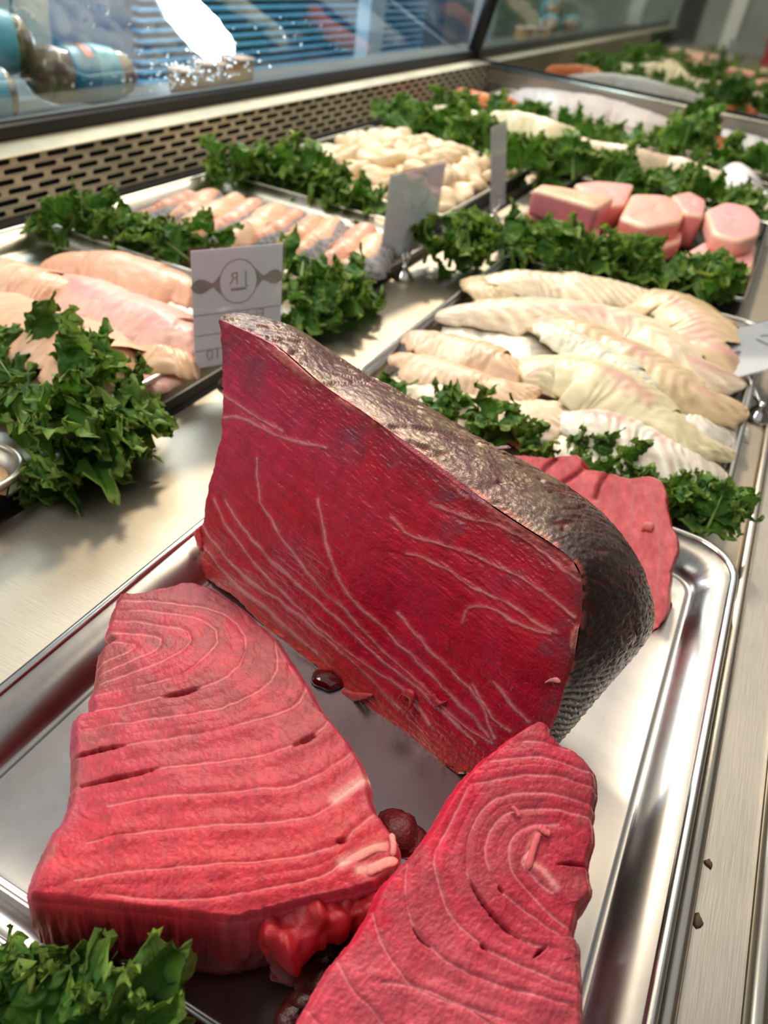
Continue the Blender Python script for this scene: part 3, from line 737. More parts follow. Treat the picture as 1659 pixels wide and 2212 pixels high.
ST2_LINES = [
    Z7((1100, 215), (1200, 225), (1300, 250)), Z7((950, 300), (1100, 290), (1250, 310), (1420, 360)),
    Z7((880, 400), (1000, 385), (1150, 375), (1300, 390), (1440, 430)),
    Z7((1430, 500), (1300, 475), (1150, 455), (1000, 465), (920, 520), (870, 600), (845, 700), (850, 850), (900, 930), (960, 1010), (1040, 1080), (1120, 1125), (1200, 1140)),
    Z7((1430, 560), (1250, 530), (1080, 530), (990, 565), (940, 640), (925, 720), (940, 790), (980, 870), (1010, 910), (1150, 1020), (1250, 1080)),
    Z7((1250, 590), (1130, 600), (1060, 640), (1030, 690), (1030, 760), (1060, 840), (1130, 910), (1200, 985), (1290, 1050)),
    Z7((1160, 640), (1110, 720), (1090, 770), (1150, 840), (1220, 900)),
    Z7((850, 420), (760, 600), (700, 720), (710, 830), (740, 930), (790, 1030), (900, 1130), (1000, 1190), (1200, 1270), (1380, 1330)),
    Z7((580, 760), (565, 880), (590, 1020), (650, 1110), (740, 1200), (870, 1270), (1050, 1330), (1300, 1390)),
    Z7((420, 970), (440, 1060), (490, 1170), (560, 1270), (640, 1340), (800, 1400), (1000, 1460)),
    Z7((260, 1190), (330, 1320), (430, 1430), (520, 1560)), Z7((470, 1300), (620, 1320), (830, 1410), (1000, 1520)), Z7((120, 1390), (200, 1500)),
]
ST2_CRACKS = [Z7((850, 840), (900, 930), (960, 1010), (1040, 1080), (1120, 1125)), Z7((1135, 1195), (1170, 1160), (1210, 1130)), Z7((1240, 772), (1300, 762), (1405, 766)),
              Z7((600, 1050), (640, 1110), (690, 1150)), Z7((980, 870), (1005, 905)), Z7((900, 1135), (940, 1160))]
def c_st2(px, py, u, v, d, arc, side, dc):
    n1 = fbm(px / 80, py / 80, 4); n2 = fbm(px / 10, py / 10, 3)
    c = np.tile(lin((178, 48, 66)), (len(px), 1))
    c = mixc(c, lin((206, 34, 62)), sm(.30, .04, v) * .85)
    c = mixc(c, lin((168, 62, 74)), sm(.45, .65, n1) * .8)
    c = mixc(c, lin((204, 88, 102)), sm(1950, 2200, py) * .6)
    c = mixc(c, lin((120, 60, 60)), sm(.80, 1, v) * sm(.42, .6, fbm(px / 40, py / 40)) * .6)
    c = c * (.86 + .28 * n2)[:, None]
    line = np.exp(-(d / (1.4 + 2.8 * fbm(arc / 30, arc * 0 + 9))) ** 2) * sm(.25, .6, fbm(arc / 70, arc * 0 + 5) + .10)
    c = c * (.78 + .44 * fbm(arc / 5, d / 26, 3))[:, None]
    c = mixc(c, lin((224, 138, 146)), line * .50)
    c = mixc(c, lin((110, 14, 26)), np.exp(-(np.maximum(dc, 0) / 3.4) ** 2) * .85)
    s2, _, _ = dist_lines(np.stack([px, py], -1), [Z7((1160, 630), (1130, 690), (1105, 760)), Z7((1105, 770), (1180, 800), (1240, 880))])
    c = mixc(c, lin((236, 160, 156)), np.exp(-(s2 / 8) ** 2) * .6)
    return c
z2 = lambda px, py: np.interp(py, [1540, 1600, 1750, 2000, 2212, 2500], [.089, .086, .079, .070, .064, .058])
st2_left = Z7((1170, 112), (1080, 150), (960, 240), (850, 340), (760, 450), (690, 570), (600, 700), (470, 830), (400, 970), (330, 1080), (210, 1230), (120, 1390), (40, 1530), (-20, 1680))
st2_right = Z7((1172, 112), (1232, 128), (1242, 180), (1300, 230), (1380, 270), (1446, 380), (1430, 560), (1436, 640), (1410, 765), (1424, 880), (1380, 930), (1352, 1000), (1340, 1090), (1362, 1110), (1378, 1300), (1388, 1477), (1390, 1600), (1385, 1700))
def steak2():
    root = steak('tuna_steak', 'bright red tuna steak with swirled rings, propped against the loin at the bottom', st2_left, st2_right, ST2_LINES, ST2_CRACKS, z2, .008, MAT['tuna2'], c_st2, base=(.0, .16, .0045), seed=23, sides=(140, 22, 38), bott=lambda t: np.maximum(t[:, 2] - .034, .0048 + (t[:, 1] - .10) * .2 * (t[:, 1] > .1)))
    for pts, w in ((((1140, 1880), (1150, 1840), (1162, 1805), (1170, 1806)), .0022), (((1105, 1742), (1115, 1752), (1122, 1766)), .0015), (((1162, 1784), (1176, 1796), (1190, 1802)), .0024)):
        Q = spl(pts, 18); A = atz(Q[:, 0], Q[:, 1], z2(Q[:, 0], Q[:, 1]) + .0026)
        sweep('sinew', A, w * .6, .0018, MAT['tuna2'], root, lin((206, 96, 100)), seed=int(w * 1e5) + 3)
    # crumbly dark bloodline under the left edge
    r = rs(5); mb = MB(); V = []; F = []; C = []
    P = spl([(762, 2020), (722, 2070), (690, 2130), (650, 2190), (600, 2260)], 15)
    for k, (x, y) in enumerate(P):
        c0 = atz(np.array(x), np.array(y), .030) + (r.rand(3) - .5) * .006
        q = r.uniform(.006, .010); o = len(V)
        for i in range(7):
            for j in range(10):
                a, b = math.pi * i / 6, 2 * math.pi * j / 10; s_ = q * (.75 + .5 * r.rand())
                V.append(c0 + s_ * np.array([math.sin(a) * math.cos(b), math.sin(a) * math.sin(b), math.cos(a)])); C.append(lin((74, 28, 24)) * r.uniform(.6, 1.5))
        F += grid_faces(7, 10, False, True, o)
    part('bloodline_crumbs', V, F, MAT['tuna'], root, np.array(C)); 
steak2()
def dark_scrap():
    root = thing('tuna_scrap', (-.045, .175, .0045), 'small dark tuna scrap wedged between the two front steaks', 'tuna')
    A = atz(np.array([842, 862, 884, 906.]), np.array([1800, 1796, 1806, 1830.]), np.array([.030, .034, .032, .026]))
    sweep('flesh', lin_path(A, 30), .007, .020, MAT['tuna'], root, lin((120, 30, 34)), side=(.9, .3, .1), seed=13, nth=18, rough=.4)
dark_scrap()
# pale steak leaning behind the loin
def steak_back():
    root = thing('tuna_steak', (.0, .43, .0045), 'paler pink tuna steak leaning behind the loin beside the kale', 'tuna')
    P0 = np.array([.044, .418, .0045]); u = np.array([.97, -.16, 0.24]); u /= np.linalg.norm(u); lean = math.radians(38)
    upv = np.array([-.10, math.sin(lean), math.cos(lean)]); upv /= np.linalg.norm(upv); n = np.cross(u, upv); n /= np.linalg.norm(n)
    nu, nv = 150, 140
    left = [(1000, 985), (980, 1080), (1000, 1180), (1060, 1300), (1130, 1400)]
    right = [(1130, 984), (1180, 990), (1245, 984), (1258, 1012), (1290, 1016), (1350, 1032), (1405, 1030), (1432, 1050), (1440, 1100), (1448, 1130), (1464, 1180), (1448, 1235), (1444, 1290), (1438, 1325), (1412, 1368), (1380, 1400)]
    Lp = rag(left, nu, 2, 41); Rp = rag(right, nu, 3, 42, .07); G = ruled(Lp, Rp, nv); q = G.reshape(-1, 2); px, py = q.T
    P = onplane(px, py, P0, n)
    P[:, 2] = np.maximum(P[:, 2], .0048)
    lines = [[(1370, 1050), (1362, 1130), (1370, 1230), (1385, 1330)], [(1405, 1050), (1415, 1120), (1425, 1200), (1415, 1300)], [(1330, 1040), (1322, 1110), (1330, 1180)], [(1300, 1040), (1290, 1080), (1280, 1120)]]
    d, arc, side = dist_lines(q, lines); dc, _, _ = dist_lines(q, [[(1312, 1022), (1296, 1045), (1285, 1075)], [(1262, 1008), (1235, 1030), (1215, 1042)], [(1200, 992), (1180, 1008), (1170, 1020)]])
    c = np.tile(lin((246, 126, 128)), (len(q), 1)); c = c * (.8 + .4 * fbm(px / 9, py / 14, 3))[:, None]
    c = mixc(c, lin((236, 150, 146)), np.exp(-(d / 4) ** 2) * .6); c = mixc(c, lin((120, 30, 36)), np.exp(-(dc / 5) ** 2) * .9)
    P = P + n * ((fbm(px / 25, py / 60, 3) - .5) * .003 - np.exp(-(dc / 5) ** 2) * .003)[:, None]
    F = grid_faces(nu, nv); I = np.arange(nu * nv).reshape(nu, nv)
    loop = np.r_[I[:, 0], I[-1, 1:-1], I[::-1, -1], I[0, -2:0:-1]]; V = [P]; C = [c]; prev = loop; off = nu * nv; m = len(loop)
    for k in range(1, 7):
        Q = P[loop] - n * (.026 * k / 6); Q += (P[loop].mean(0) - P[loop]) * .04 * (k / 6) ** 2; Q[:, 2] = np.maximum(Q[:, 2], .0048)
        V.append(Q); C.append(np.tile(lin((190, 56, 62)), (m, 1))); ids = off + np.arange(m)
        F += [(prev[i], ids[i], ids[(i + 1) % m], prev[(i + 1) % m]) for i in range(m)]; off += m; prev = ids
    F.append(tuple(prev[::-1]))
    part('flesh', np.vstack(V), F, MAT['tuna2'], root, np.vstack(C))
    A = onplane(np.array([1385., 1395, 1412]), np.array([1140., 1136, 1140]), P0 + n * .002, n)
    sweep('loose_chip', lin_path(A, 12), .003, .003, MAT['tuna2'], root, lin((234, 130, 124)), side=upv, seed=2)
steak_back()
def blood_drop():
    c = atz(np.array(706.), np.array(1470.), .0045); r = rs(3)
    V = []; prof = [(1, 0), (1.02, .25), (.92, .55), (.66, .82), (.12, .97)]
    for a, h in prof:
        for k in range(24):
            w = 2 * math.pi * k / 24; q = .0072 * a * (1 + .12 * math.sin(2 * w + 1) + .06 * math.sin(5 * w))
            V.append((c[0] + q * math.cos(w) * 1.15, c[1] + q * math.sin(w), .0040 + h * .0052))
    f = grid_faces(5, 24, False, True) + [tuple(range(23, -1, -1)), tuple(range(96, 120))]
    m, nt, b = new_mat('blood'); b.inputs['Base Color'].default_value = L4((84, 10, 14)); b.inputs['Roughness'].default_value = .05; b.inputs['Coat Weight'].default_value = 1
    o = part('blood_drop', np.array(V), f, m, None, base=np.array([c[0], c[1], .004])); o.location = (c[0], c[1], .004)
    tag(o, 'glossy dark red drop of tuna blood under the loin', 'blood drop')
blood_drop()

# ================================================================== FISH FILLETS
def fillet(name, label, cat, pts, zs, hwpx, th, col, seed, group=None, mat='fish', chev=.25, mid=None, midc=(206, 150, 140), skin=None, ns=120, nth=30, rip=.10, wide=1.45, droop=.30, thin=.55):
    """boneless side of fish: a thin-edged sheet bent over whatever lies below"""
    Q = spl(np.asarray(pts, float), ns); us = np.linspace(0, 1, ns)
    zz = np.interp(us, np.linspace(0, 1, len(zs)), zs)
    for _ in range(4): zz = np.r_[zz[0], (zz[:-2] + zz[1:-1] * 2 + zz[2:]) / 4, zz[-1]]
    A = atz(Q[:, 0], Q[:, 1], zz)
    D = np.linalg.norm(A - np.array([0, 0, CH]), axis=1)
    hw = np.interp(us, np.linspace(0, 1, len(hwpx)), hwpx) * D / FPX * wide
    A[:, 2] += (fbm(us * 5 + seed, us * 0, 3) - .5) * .008
    T = np.gradient(A, axis=0); T /= np.linalg.norm(T, axis=1)[:, None]
    sd = np.cross(T, [0, 0, 1.]); sd /= np.linalg.norm(sd, axis=1)[:, None]
    end = np.minimum(1, us / .07) ** .5 * np.minimum(1, (1 - us) / .11) ** .5 * (1 - .10 * (vnoise(us * 40 + seed, us * 0) - .5))
    el = hw * end * (1 + .8 * (fbm(us * 9 + seed, us * 0 + 1, 4) - .5)); er = hw * end * (1 + .8 * (fbm(us * 9 + seed, us * 0 + 7, 4) - .5))
    t = np.linspace(-1, 1, nth); U, Tt = np.meshgrid(us, t, indexing='ij')
    wdt = np.where(Tt < 0, el[:, None], er[:, None]) * Tt
    prof = (1 - np.abs(Tt) ** 2.6) ** .8 * (th * thin) * np.maximum(end, .2)[:, None]
    drp = -droop * np.abs(wdt) ** 1.5 / (hw.max() ** .5) + (fbm(U * 6 + seed, Tt * 1.2 + seed, 3) - .5) * .008 * np.abs(Tt)
    chv = np.sin(U * 120 - np.abs(Tt - .1) * 11 + fbm(U * 5, Tt * 2 + seed) * 5) * sm(.25, .55, fbm(U * 5 + 3 * seed, Tt * 1.5, 2))
    top = A[:, None] + sd[:, None] * wdt[..., None]; bot = top.copy()
    top[..., 2] += drp + prof * .6 + chv * .00028 * (chev > .15) + (fbm(U * 30, Tt * 8 + seed, 3) - .5) * .0012
    bot[..., 2] += drp - prof * .4 - .0012
    floor_ = .0062
    top[..., 2] = np.maximum(top[..., 2], floor_ + .002); bot[..., 2] = np.maximum(bot[..., 2], floor_)
    c0 = lin(col); mc = lin(midc); n1 = fbm(U * 7 + seed, Tt * 2 + seed, 4)
    c = c0 * (.80 + .40 * n1)[..., None]
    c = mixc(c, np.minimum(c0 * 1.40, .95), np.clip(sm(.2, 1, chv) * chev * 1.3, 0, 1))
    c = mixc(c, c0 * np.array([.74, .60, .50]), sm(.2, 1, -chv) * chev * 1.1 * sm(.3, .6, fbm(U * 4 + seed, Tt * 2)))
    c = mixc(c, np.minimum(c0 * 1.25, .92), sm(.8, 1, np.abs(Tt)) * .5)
    if mid is not None: c = mixc(c, mc + 0 * c, np.exp(-((Tt - mid) / .25) ** 2) * sm(.42, .62, fbm(U * 4 + seed * 2, Tt)) * .8)
    if skin is not None:
        k = sm(skin, skin + .12, Tt + .12 * (n1 - .5)); sc = lin((172, 168, 172)) * (.25 + 1.1 * vnoise(U * 70, Tt * 20))[..., None]
        c = mixc(c, sc, k)
    root = thing(name, (float(A[:, 0].mean()), float(A[:, 1].mean()), .0055), label, cat, group)
    m = ns * nth; F = grid_faces(ns, nth) + [f[::-1] for f in grid_faces(ns, nth, off=m)]
    I = np.arange(m).reshape(ns, nth); loop = np.r_[I[:, 0], I[-1, 1:-1], I[::-1, -1], I[0, -2:0:-1]].tolist()
    F += [[loop[i], loop[(i + 1) % len(loop)], loop[(i + 1) % len(loop)] + m, loop[i] + m] for i in range(len(loop))]
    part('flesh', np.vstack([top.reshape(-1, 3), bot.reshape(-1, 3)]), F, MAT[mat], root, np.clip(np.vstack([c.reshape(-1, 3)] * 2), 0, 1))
    return root
W4 = lambda *p: zo(p, 1.9313, 800, 420)
ivory = (226, 206, 178); tan = (206, 180, 140); cream = (222, 212, 192); peach = (228, 190, 156)
WF = [
    ('long ivory fillet at the back left of the white fish tray', W4((430, 385), (650, 345), (900, 365), (1100, 405), (1230, 440)), (.03, .042, .046, .04, .03), (22, 34, 38, 34, 20), .022, ivory, None),
    ('tan fillet draped down the back right of the white fish tray', W4((1120, 420), (1270, 430), (1390, 520), (1480, 640), (1600, 700)), (.035, .05, .05, .042, .024), (24, 46, 50, 46, 26), .022, tan, .3),
    ('long ribbed fillet crossing the middle of the white fish tray', W4((265, 520), (450, 480), (700, 465), (950, 490), (1130, 545), (1260, 640), (1400, 720), (1570, 790)), (.028, .044, .050, .052, .052, .048, .042, .022), (18, 34, 42, 44, 42, 38, 32, 16), .022, ivory, .2),
    ('speckled tan fillet with rounded tail right of the middle', W4((640, 545), (800, 545), (950, 590), (1100, 660), (1250, 750), (1400, 840), (1560, 890)), (.042, .052, .054, .054, .05, .044, .028), (18, 30, 38, 42, 44, 38, 26), .022, tan, .1),
    ('pale greenish fillet folded along the tray centre', W4((680, 540), (800, 580), (950, 650), (1080, 730), (1210, 840)), (.05, .058, .058, .056, .046), (12, 26, 32, 30, 12), .018, (214, 212, 188), None),
    ('short peach fillet at the left of the white fish tray', W4((150, 590), (280, 610), (400, 640), (540, 690), (680, 740)), (.028, .042, .046, .046, .036), (16, 36, 42, 40, 20), .022, peach, None),
    ('large pale olive fillet arching over the tray centre', W4((640, 770), (760, 720), (900, 730), (1060, 800), (1220, 920), (1390, 1040), (1530, 1090)), (.044, .056, .060, .058, .052, .04, .024), (22, 46, 52, 50, 40, 30, 14), .024, (216, 204, 164), .0),
    ('peach fillet with curled edge at the near left of the tray', W4((90, 670), (230, 700), (400, 750), (560, 800), (720, 820)), (.028, .042, .048, .048, .038), (14, 28, 32, 28, 12), .020, peach, None),
    ('ribbed ivory fillet lying against the near left kale', W4((110, 760), (260, 820), (450, 880), (640, 910), (840, 890)), (.022, .034, .042, .044, .038), (26, 40, 46, 44, 24), .022, (232, 208, 180), None),
    ('white fillet with a pink blotch nearest the tuna', W4((760, 970), (900, 940), (1080, 970), (1250, 1060), (1400, 1140), (1500, 1210)), (.036, .046, .048, .044, .034, .022), (26, 50, 54, 50, 40, 20), .022, (226, 216, 200), .0),
    ('ivory fillet underneath at the near edge of the tray', W4((520, 960), (700, 1010), (900, 1080), (1100, 1150), (1300, 1230)), (.026, .03, .032, .03, .022), (30, 50, 56, 50, 30), .022, cream, None),
    ('lowest grey white fillet peeping out on the right', W4((1100, 850), (1300, 940), (1430, 960), (1540, 950)), (.03, .032, .030, .020), (26, 36, 36, 22), .02, (210, 204, 190), None),
    ('ivory fillet end hooked up at the tray far left', W4((480, 330), (460, 380), (520, 410), (640, 400)), (.034, .036, .032, .03), (16, 20, 22, 12), .016, tan, None),
    ('pale fillet flap filling the tray middle', W4((300, 560), (600, 620), (900, 800), (1200, 980), (1400, 1080)), (.02, .028, .03, .028, .02), (50, 70, 80, 70, 40), .03, cream, None),
]
for i, (lb, pts, zs, hw, th, col, mid) in enumerate(WF):
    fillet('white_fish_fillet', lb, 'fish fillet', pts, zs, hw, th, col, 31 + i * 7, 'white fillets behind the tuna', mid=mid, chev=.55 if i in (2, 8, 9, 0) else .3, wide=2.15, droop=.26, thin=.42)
pk = (238, 178, 146); pk2 = (240, 186, 170)
PF = [
    ('broad pink fillet in front, half hidden by left kale', [(-40, 640), (40, 680), (120, 712), (190, 765), (262, 842)], (.036, .046, .05, .046, .026), (50, 74, 80, 66, 28), .026, (236, 186, 150)),
    ('long pink fillet arching along the back of the left tray', [(85, 580), (160, 560), (240, 560), (320, 585), (420, 625), (480, 660)], (.03, .046, .052, .05, .042, .03), (24, 40, 44, 44, 40, 24), .024, pk),
    ('rosy fillet in the middle of the left tray beside the card', [(130, 600), (220, 640), (300, 670), (380, 710), (450, 740)], (.034, .044, .046, .044, .034), (22, 50, 56, 50, 30), .024, pk2),
    ('pink fillet at the far left edge of the left tray', [(-60, 560), (20, 590), (90, 605), (160, 640)], (.034, .044, .046, .038), (30, 48, 46, 22), .024, (240, 190, 156)),
    ('striped tan fillet by the near right rim of the left tray', [(230, 700), (300, 745), (360, 765), (430, 775)], (.026, .032, .034, .026), (30, 46, 44, 26), .022, (222, 180, 140)),
    ('small pink fillet end under the striped one', [(240, 790), (300, 815), (360, 810), (410, 795)], (.016, .02, .022, .016), (18, 26, 24, 14), .016, (244, 190, 172)),
    ('wide pale pink fillet at the bottom of the left tray', [(-40, 720), (80, 780), (180, 830), (240, 862)], (.02, .026, .026, .018), (50, 70, 60, 30), .024, (234, 184, 150)),
    ('folded pink fillet beneath in the left tray centre', [(60, 640), (180, 690), (300, 750), (380, 790)], (.02, .026, .026, .018), (50, 70, 60, 30), .024, (238, 176, 152)),
]
for i, (lb, pts, zs, hw, th, col) in enumerate(PF):
    fillet('pink_fish_fillet', lb, 'fish fillet', pts, zs, hw, th, col, 131 + i * 7, 'pink fillets in the left tray', mat='pinkfish', chev=.12, mid=.2 if i in (2, 4) else None, midc=(232, 150, 150), wide=1.75, droop=.26, thin=.48)
# skin-on fillets leaning in a row
SK = [((300, 478), (360, 452), (420, 418)), ((352, 486), (405, 455), (470, 420)), ((392, 500), (450, 462), (520, 424)), ((440, 512), (500, 476), (560, 438)), ((490, 524), (550, 488), (605, 446)),
      ((545, 532), (600, 498), (650, 458)), ((600, 545), (650, 506), (690, 468)), ((640, 556), (690, 516), (730, 474)), ((690, 572), (750, 536), (800, 490)), ((735, 590), (785, 556), (826, 512))]
ordn = ['first', 'second', 'third', 'fourth', 'fifth', 'sixth', 'seventh', 'eighth', 'ninth', 'tenth']
for i, p in enumerate(SK):
    fillet('skin_on_fillet', 'skin-on peach fillet, %s from the left in the leaning row' % ordn[i], 'fish fillet', p, (.016 + .001 * i, .030 + .0012 * i, .026 + .001 * i), (20, 36, 26), .024, [(226, 158, 128), (232, 172, 138), (238, 186, 150), (234, 168, 140), (238, 194, 158)][i % 5], 200 + i * 5, 'skin-on fillets in a row', mat='pinkfish', chev=.1, skin=.35 if i in (1, 3, 5, 7, 9, 0) else None    , ns=44, nth=24, wide=1.35, droop=.45, thin=.7)

# pink fish steaks: thick slabs with a rounded edge
def block(name, label, poly, ztop, thick, top, side, seed, group, rim=(240, 190, 160)):
    P = atz(np.array([p[0] for p in poly], float), np.array([p[1] for p in poly], float), ztop)
    Q = np.vstack([P, P[:1]]); d = np.r_[0, np.cumsum(np.linalg.norm(np.diff(Q, axis=0), axis=1))]
    t = np.linspace(0, d[-1], 72, endpoint=False); R = np.stack([np.interp(t, d, Q[:, k]) for k in range(3)], -1)
    for _ in range(3): R = (np.roll(R, 1, 0) + 2 * R + np.roll(R, -1, 0)) / 4
    ctr = R.mean(0); V = []; C = []; n = len(R); a = np.linspace(0, 1, n, endpoint=False)
    for s_, z, kind in [(.0, 0, 0), (.25, .0005, 0), (.5, .0008, 0), (.7, .0004, 0), (.85, .0, 0), (.94, -.0008, 1), (.985, -.003, 1), (1.0, -.006, 2), (1.0, -thick * .5, 2), (.99, -thick * .85, 2), (.96, -thick, 2), (0, -thick, 2)]:
        q = ctr + (R - ctr) * s_; q[:, 2] = ztop + z + (fbm(a * 9 + seed, np.full(n, s_ * 5), 3) - .5) * .003 * (s_ < .95); V.append(q)
        c = lin(top) if kind == 0 else (lin(rim) if kind == 1 else lin(side))
        if kind == 0: ring = fbm(a * 0 + s_ * 7 + seed, a * 3, 3); c = c[None] * (.85 + .35 * ring)[:, None]
        else: c = np.tile(c, (n, 1)) * (.85 + .3 * fbm(a * 20 + seed, np.full(n, z * 100), 3))[:, None]
        C.append(c)
    V = np.array(V).reshape(-1, 3); V[:, 2] = np.maximum(V[:, 2], .0055)
    root = thing(name, (ctr[0], ctr[1], max(ztop - thick, .005)), label, 'fish steak', group)
    part('flesh', V, [f[::-1] for f in grid_faces(12, n, False, True)], MAT['pinkfish'], root, np.clip(np.vstack(C), 0, 1))
PB = [
    ('pink fish steak at the bottom left of the black tray', [(1132, 452), (1165, 440), (1300, 470), (1296, 505), (1250, 520)], .034, .026, (240, 164, 148), (226, 140, 128)),
    ('upright pink block with dark skin end on top of the left stack', [(1148, 408), (1170, 396), (1330, 424), (1292, 450)], .072, .036, (240, 176, 142), (220, 128, 136)),
    ('flat pink steak at the back of the black tray', [(1238, 396), (1290, 388), (1372, 396), (1352, 440), (1290, 450)], .055, .045, (242, 164, 156), (226, 140, 132)),
    ('big pink steak in the middle of the black tray', [(1338, 470), (1366, 416), (1440, 420), (1486, 444), (1472, 478), (1400, 492)], .058, .026, (244, 168, 152), (230, 140, 130)),
    ('lower pink steak under the middle one', [(1290, 510), (1345, 482), (1475, 480), (1474, 520), (1400, 545)], .032, .025, (242, 164, 152), (232, 144, 134)),
    ('thin pink steak leaning behind the middle pair', [(1450, 420), (1490, 412), (1526, 432), (1520, 468), (1480, 460)], .060, .05, (244, 160, 156), (226, 136, 132)),
    ('rounded pink steak on top at the right rim', [(1524, 452), (1570, 434), (1618, 442), (1646, 474), (1640, 508), (1600, 522), (1540, 504)], .062, .024, (250, 170, 170), (240, 180, 164)),
    ('squarish pink steak at the near right corner of the tray', [(1480, 545), (1536, 512), (1636, 520), (1628, 582), (1604, 600), (1548, 596)], .037, .03, (250, 168, 168), (236, 164, 150)),
]
for i, (lb, poly, zt, th, a, b) in enumerate(PB): block('pink_fish_steak', lb, poly, zt, th, a, b, 300 + i, 'pink steaks in the black tray')

# scallops
def scallops():
    ms = []
    for k in range(4):
        r = rs(60 + k); V = []; C = []
        for (a, z) in [(0, .5), (.5, .5), (.8, .46), (.95, .3), (1, 0), (.95, -.3), (.8, -.46), (0, -.5)]:
            for j in range(18):
                w = 2 * math.pi * j / 18; q = a * (1 + .10 * math.sin(2 * w + k) + .05 * math.sin(5 * w + k))
                V.append((q * math.cos(w), q * math.sin(w) * .9, z * .85 + .05 * math.sin(w * 3 + k) * a)); C.append(lin((240, 214, 176)) * (.86 + .24 * fbm(np.array(w * 2 + k), np.array(z * 3.))))
        ms.append(mk(np.array(V), [f[::-1] for f in grid_faces(8, 18, False, True)], MAT['scallop'], np.clip(np.array(C), 0, 1), name='scallop'))
    r = rs(8); n = 0
    for layer, (m, zb) in enumerate([(1.0, .014), (.82, .030), (.55, .044)]):
        nx, ny = int(8 * m), int(11 * m)
        for i in range(nx):
            for j in range(ny):
                x = -.568 + (.148 * m) * (2 * (i + .5 + r.uniform(-.25, .25)) / nx - 1); y = 1.283 + (.20 * m) * (2 * (j + .5 + r.uniform(-.25, .25)) / ny - 1)
                o = put('scallop', ms[n % 4], None, (x, y, zb + r.uniform(-.003, .006)), (r.uniform(-.7, .7), r.uniform(-.7, .7), r.uniform(0, 6.2)), r.uniform(.020, .027))
                tag(o, 'cream scallop heaped in the black edged tray behind the cards', 'scallop', 'scallops heaped in the tray'); n += 1
scallops()
# far trays
FF = [
    ('white fillet at the left end of the far tray', [(925, 246), (980, 252), (1060, 268), (1110, 284)], (.03, .045, .048, .03), (14, 22, 22, 12), .03, (240, 218, 180), 'fish', None),
    ('thick cream fillet standing behind the thin card', [(1050, 268), (1120, 268), (1200, 292), (1260, 318)], (.04, .062, .06, .04), (14, 26, 26, 14), .04, (238, 220, 178), 'fish', None),
    ('long cream fillet in the middle of the far tray', [(1150, 300), (1260, 318), (1380, 345), (1480, 372)], (.035, .045, .046, .03), (14, 24, 24, 16), .03, (232, 208, 176), 'fish', .1),
    ('cream fillet toward the right end of the far tray', [(1380, 345), (1470, 365), (1560, 392), (1620, 404)], (.03, .04, .042, .03), (14, 22, 22, 14), .03, (228, 206, 178), 'fish', None),
    ('glossy white rounded tail at the right end of the far tray', [(1585, 372), (1600, 385), (1605, 405), (1600, 418)], (.045, .05, .046, .03), (18, 30, 30, 22), .03, (236, 230, 230), 'fish', None),
    ('orange salmon piece in the far left corner', [(985, 205), (1030, 215), (1080, 225), (1125, 238)], (.03, .044, .044, .03), (12, 20, 20, 12), .03, (250, 128, 66), 'pinkfish', None),
    ('large scaly white fish side in the farthest tray', [(1110, 205), (1200, 218), (1320, 240), (1420, 275), (1470, 300)], (.03, .05, .054, .048, .03), (20, 38, 40, 36, 18), .04, (232, 214, 202), 'fish', None),
    ('orange salmon end showing between far kale', [(1500, 300), (1540, 312), (1580, 322)], (.03, .04, .03), (12, 20, 12), .03, (248, 124, 70), 'pinkfish', None),
    ('white fish side at the right of the farthest tray', [(1540, 290), (1600, 305), (1680, 330)], (.03, .036, .03), (14, 22, 16), .03, (230, 222, 212), 'fish', None),
]
for i, (lb, pts, zs, hw, th, col, mt, mid) in enumerate(FF):
    fillet('fish_fillet', lb, 'fish fillet', pts, zs, hw, th, col, 400 + i * 9, None, mat=mt, chev=.2, mid=mid, ns=44, nth=22, wide=1.3, thin=1.0)
fillet('fish_fillet', 'tan fillet tip in the tray corner at the left edge', 'fish fillet', [(-160, 1010), (-80, 1010), (-20, 1015), (14, 1015)], (.02, .03, .03, .022), (40, 50, 40, 18), .02, (232, 190, 150), 511, None, ns=30)

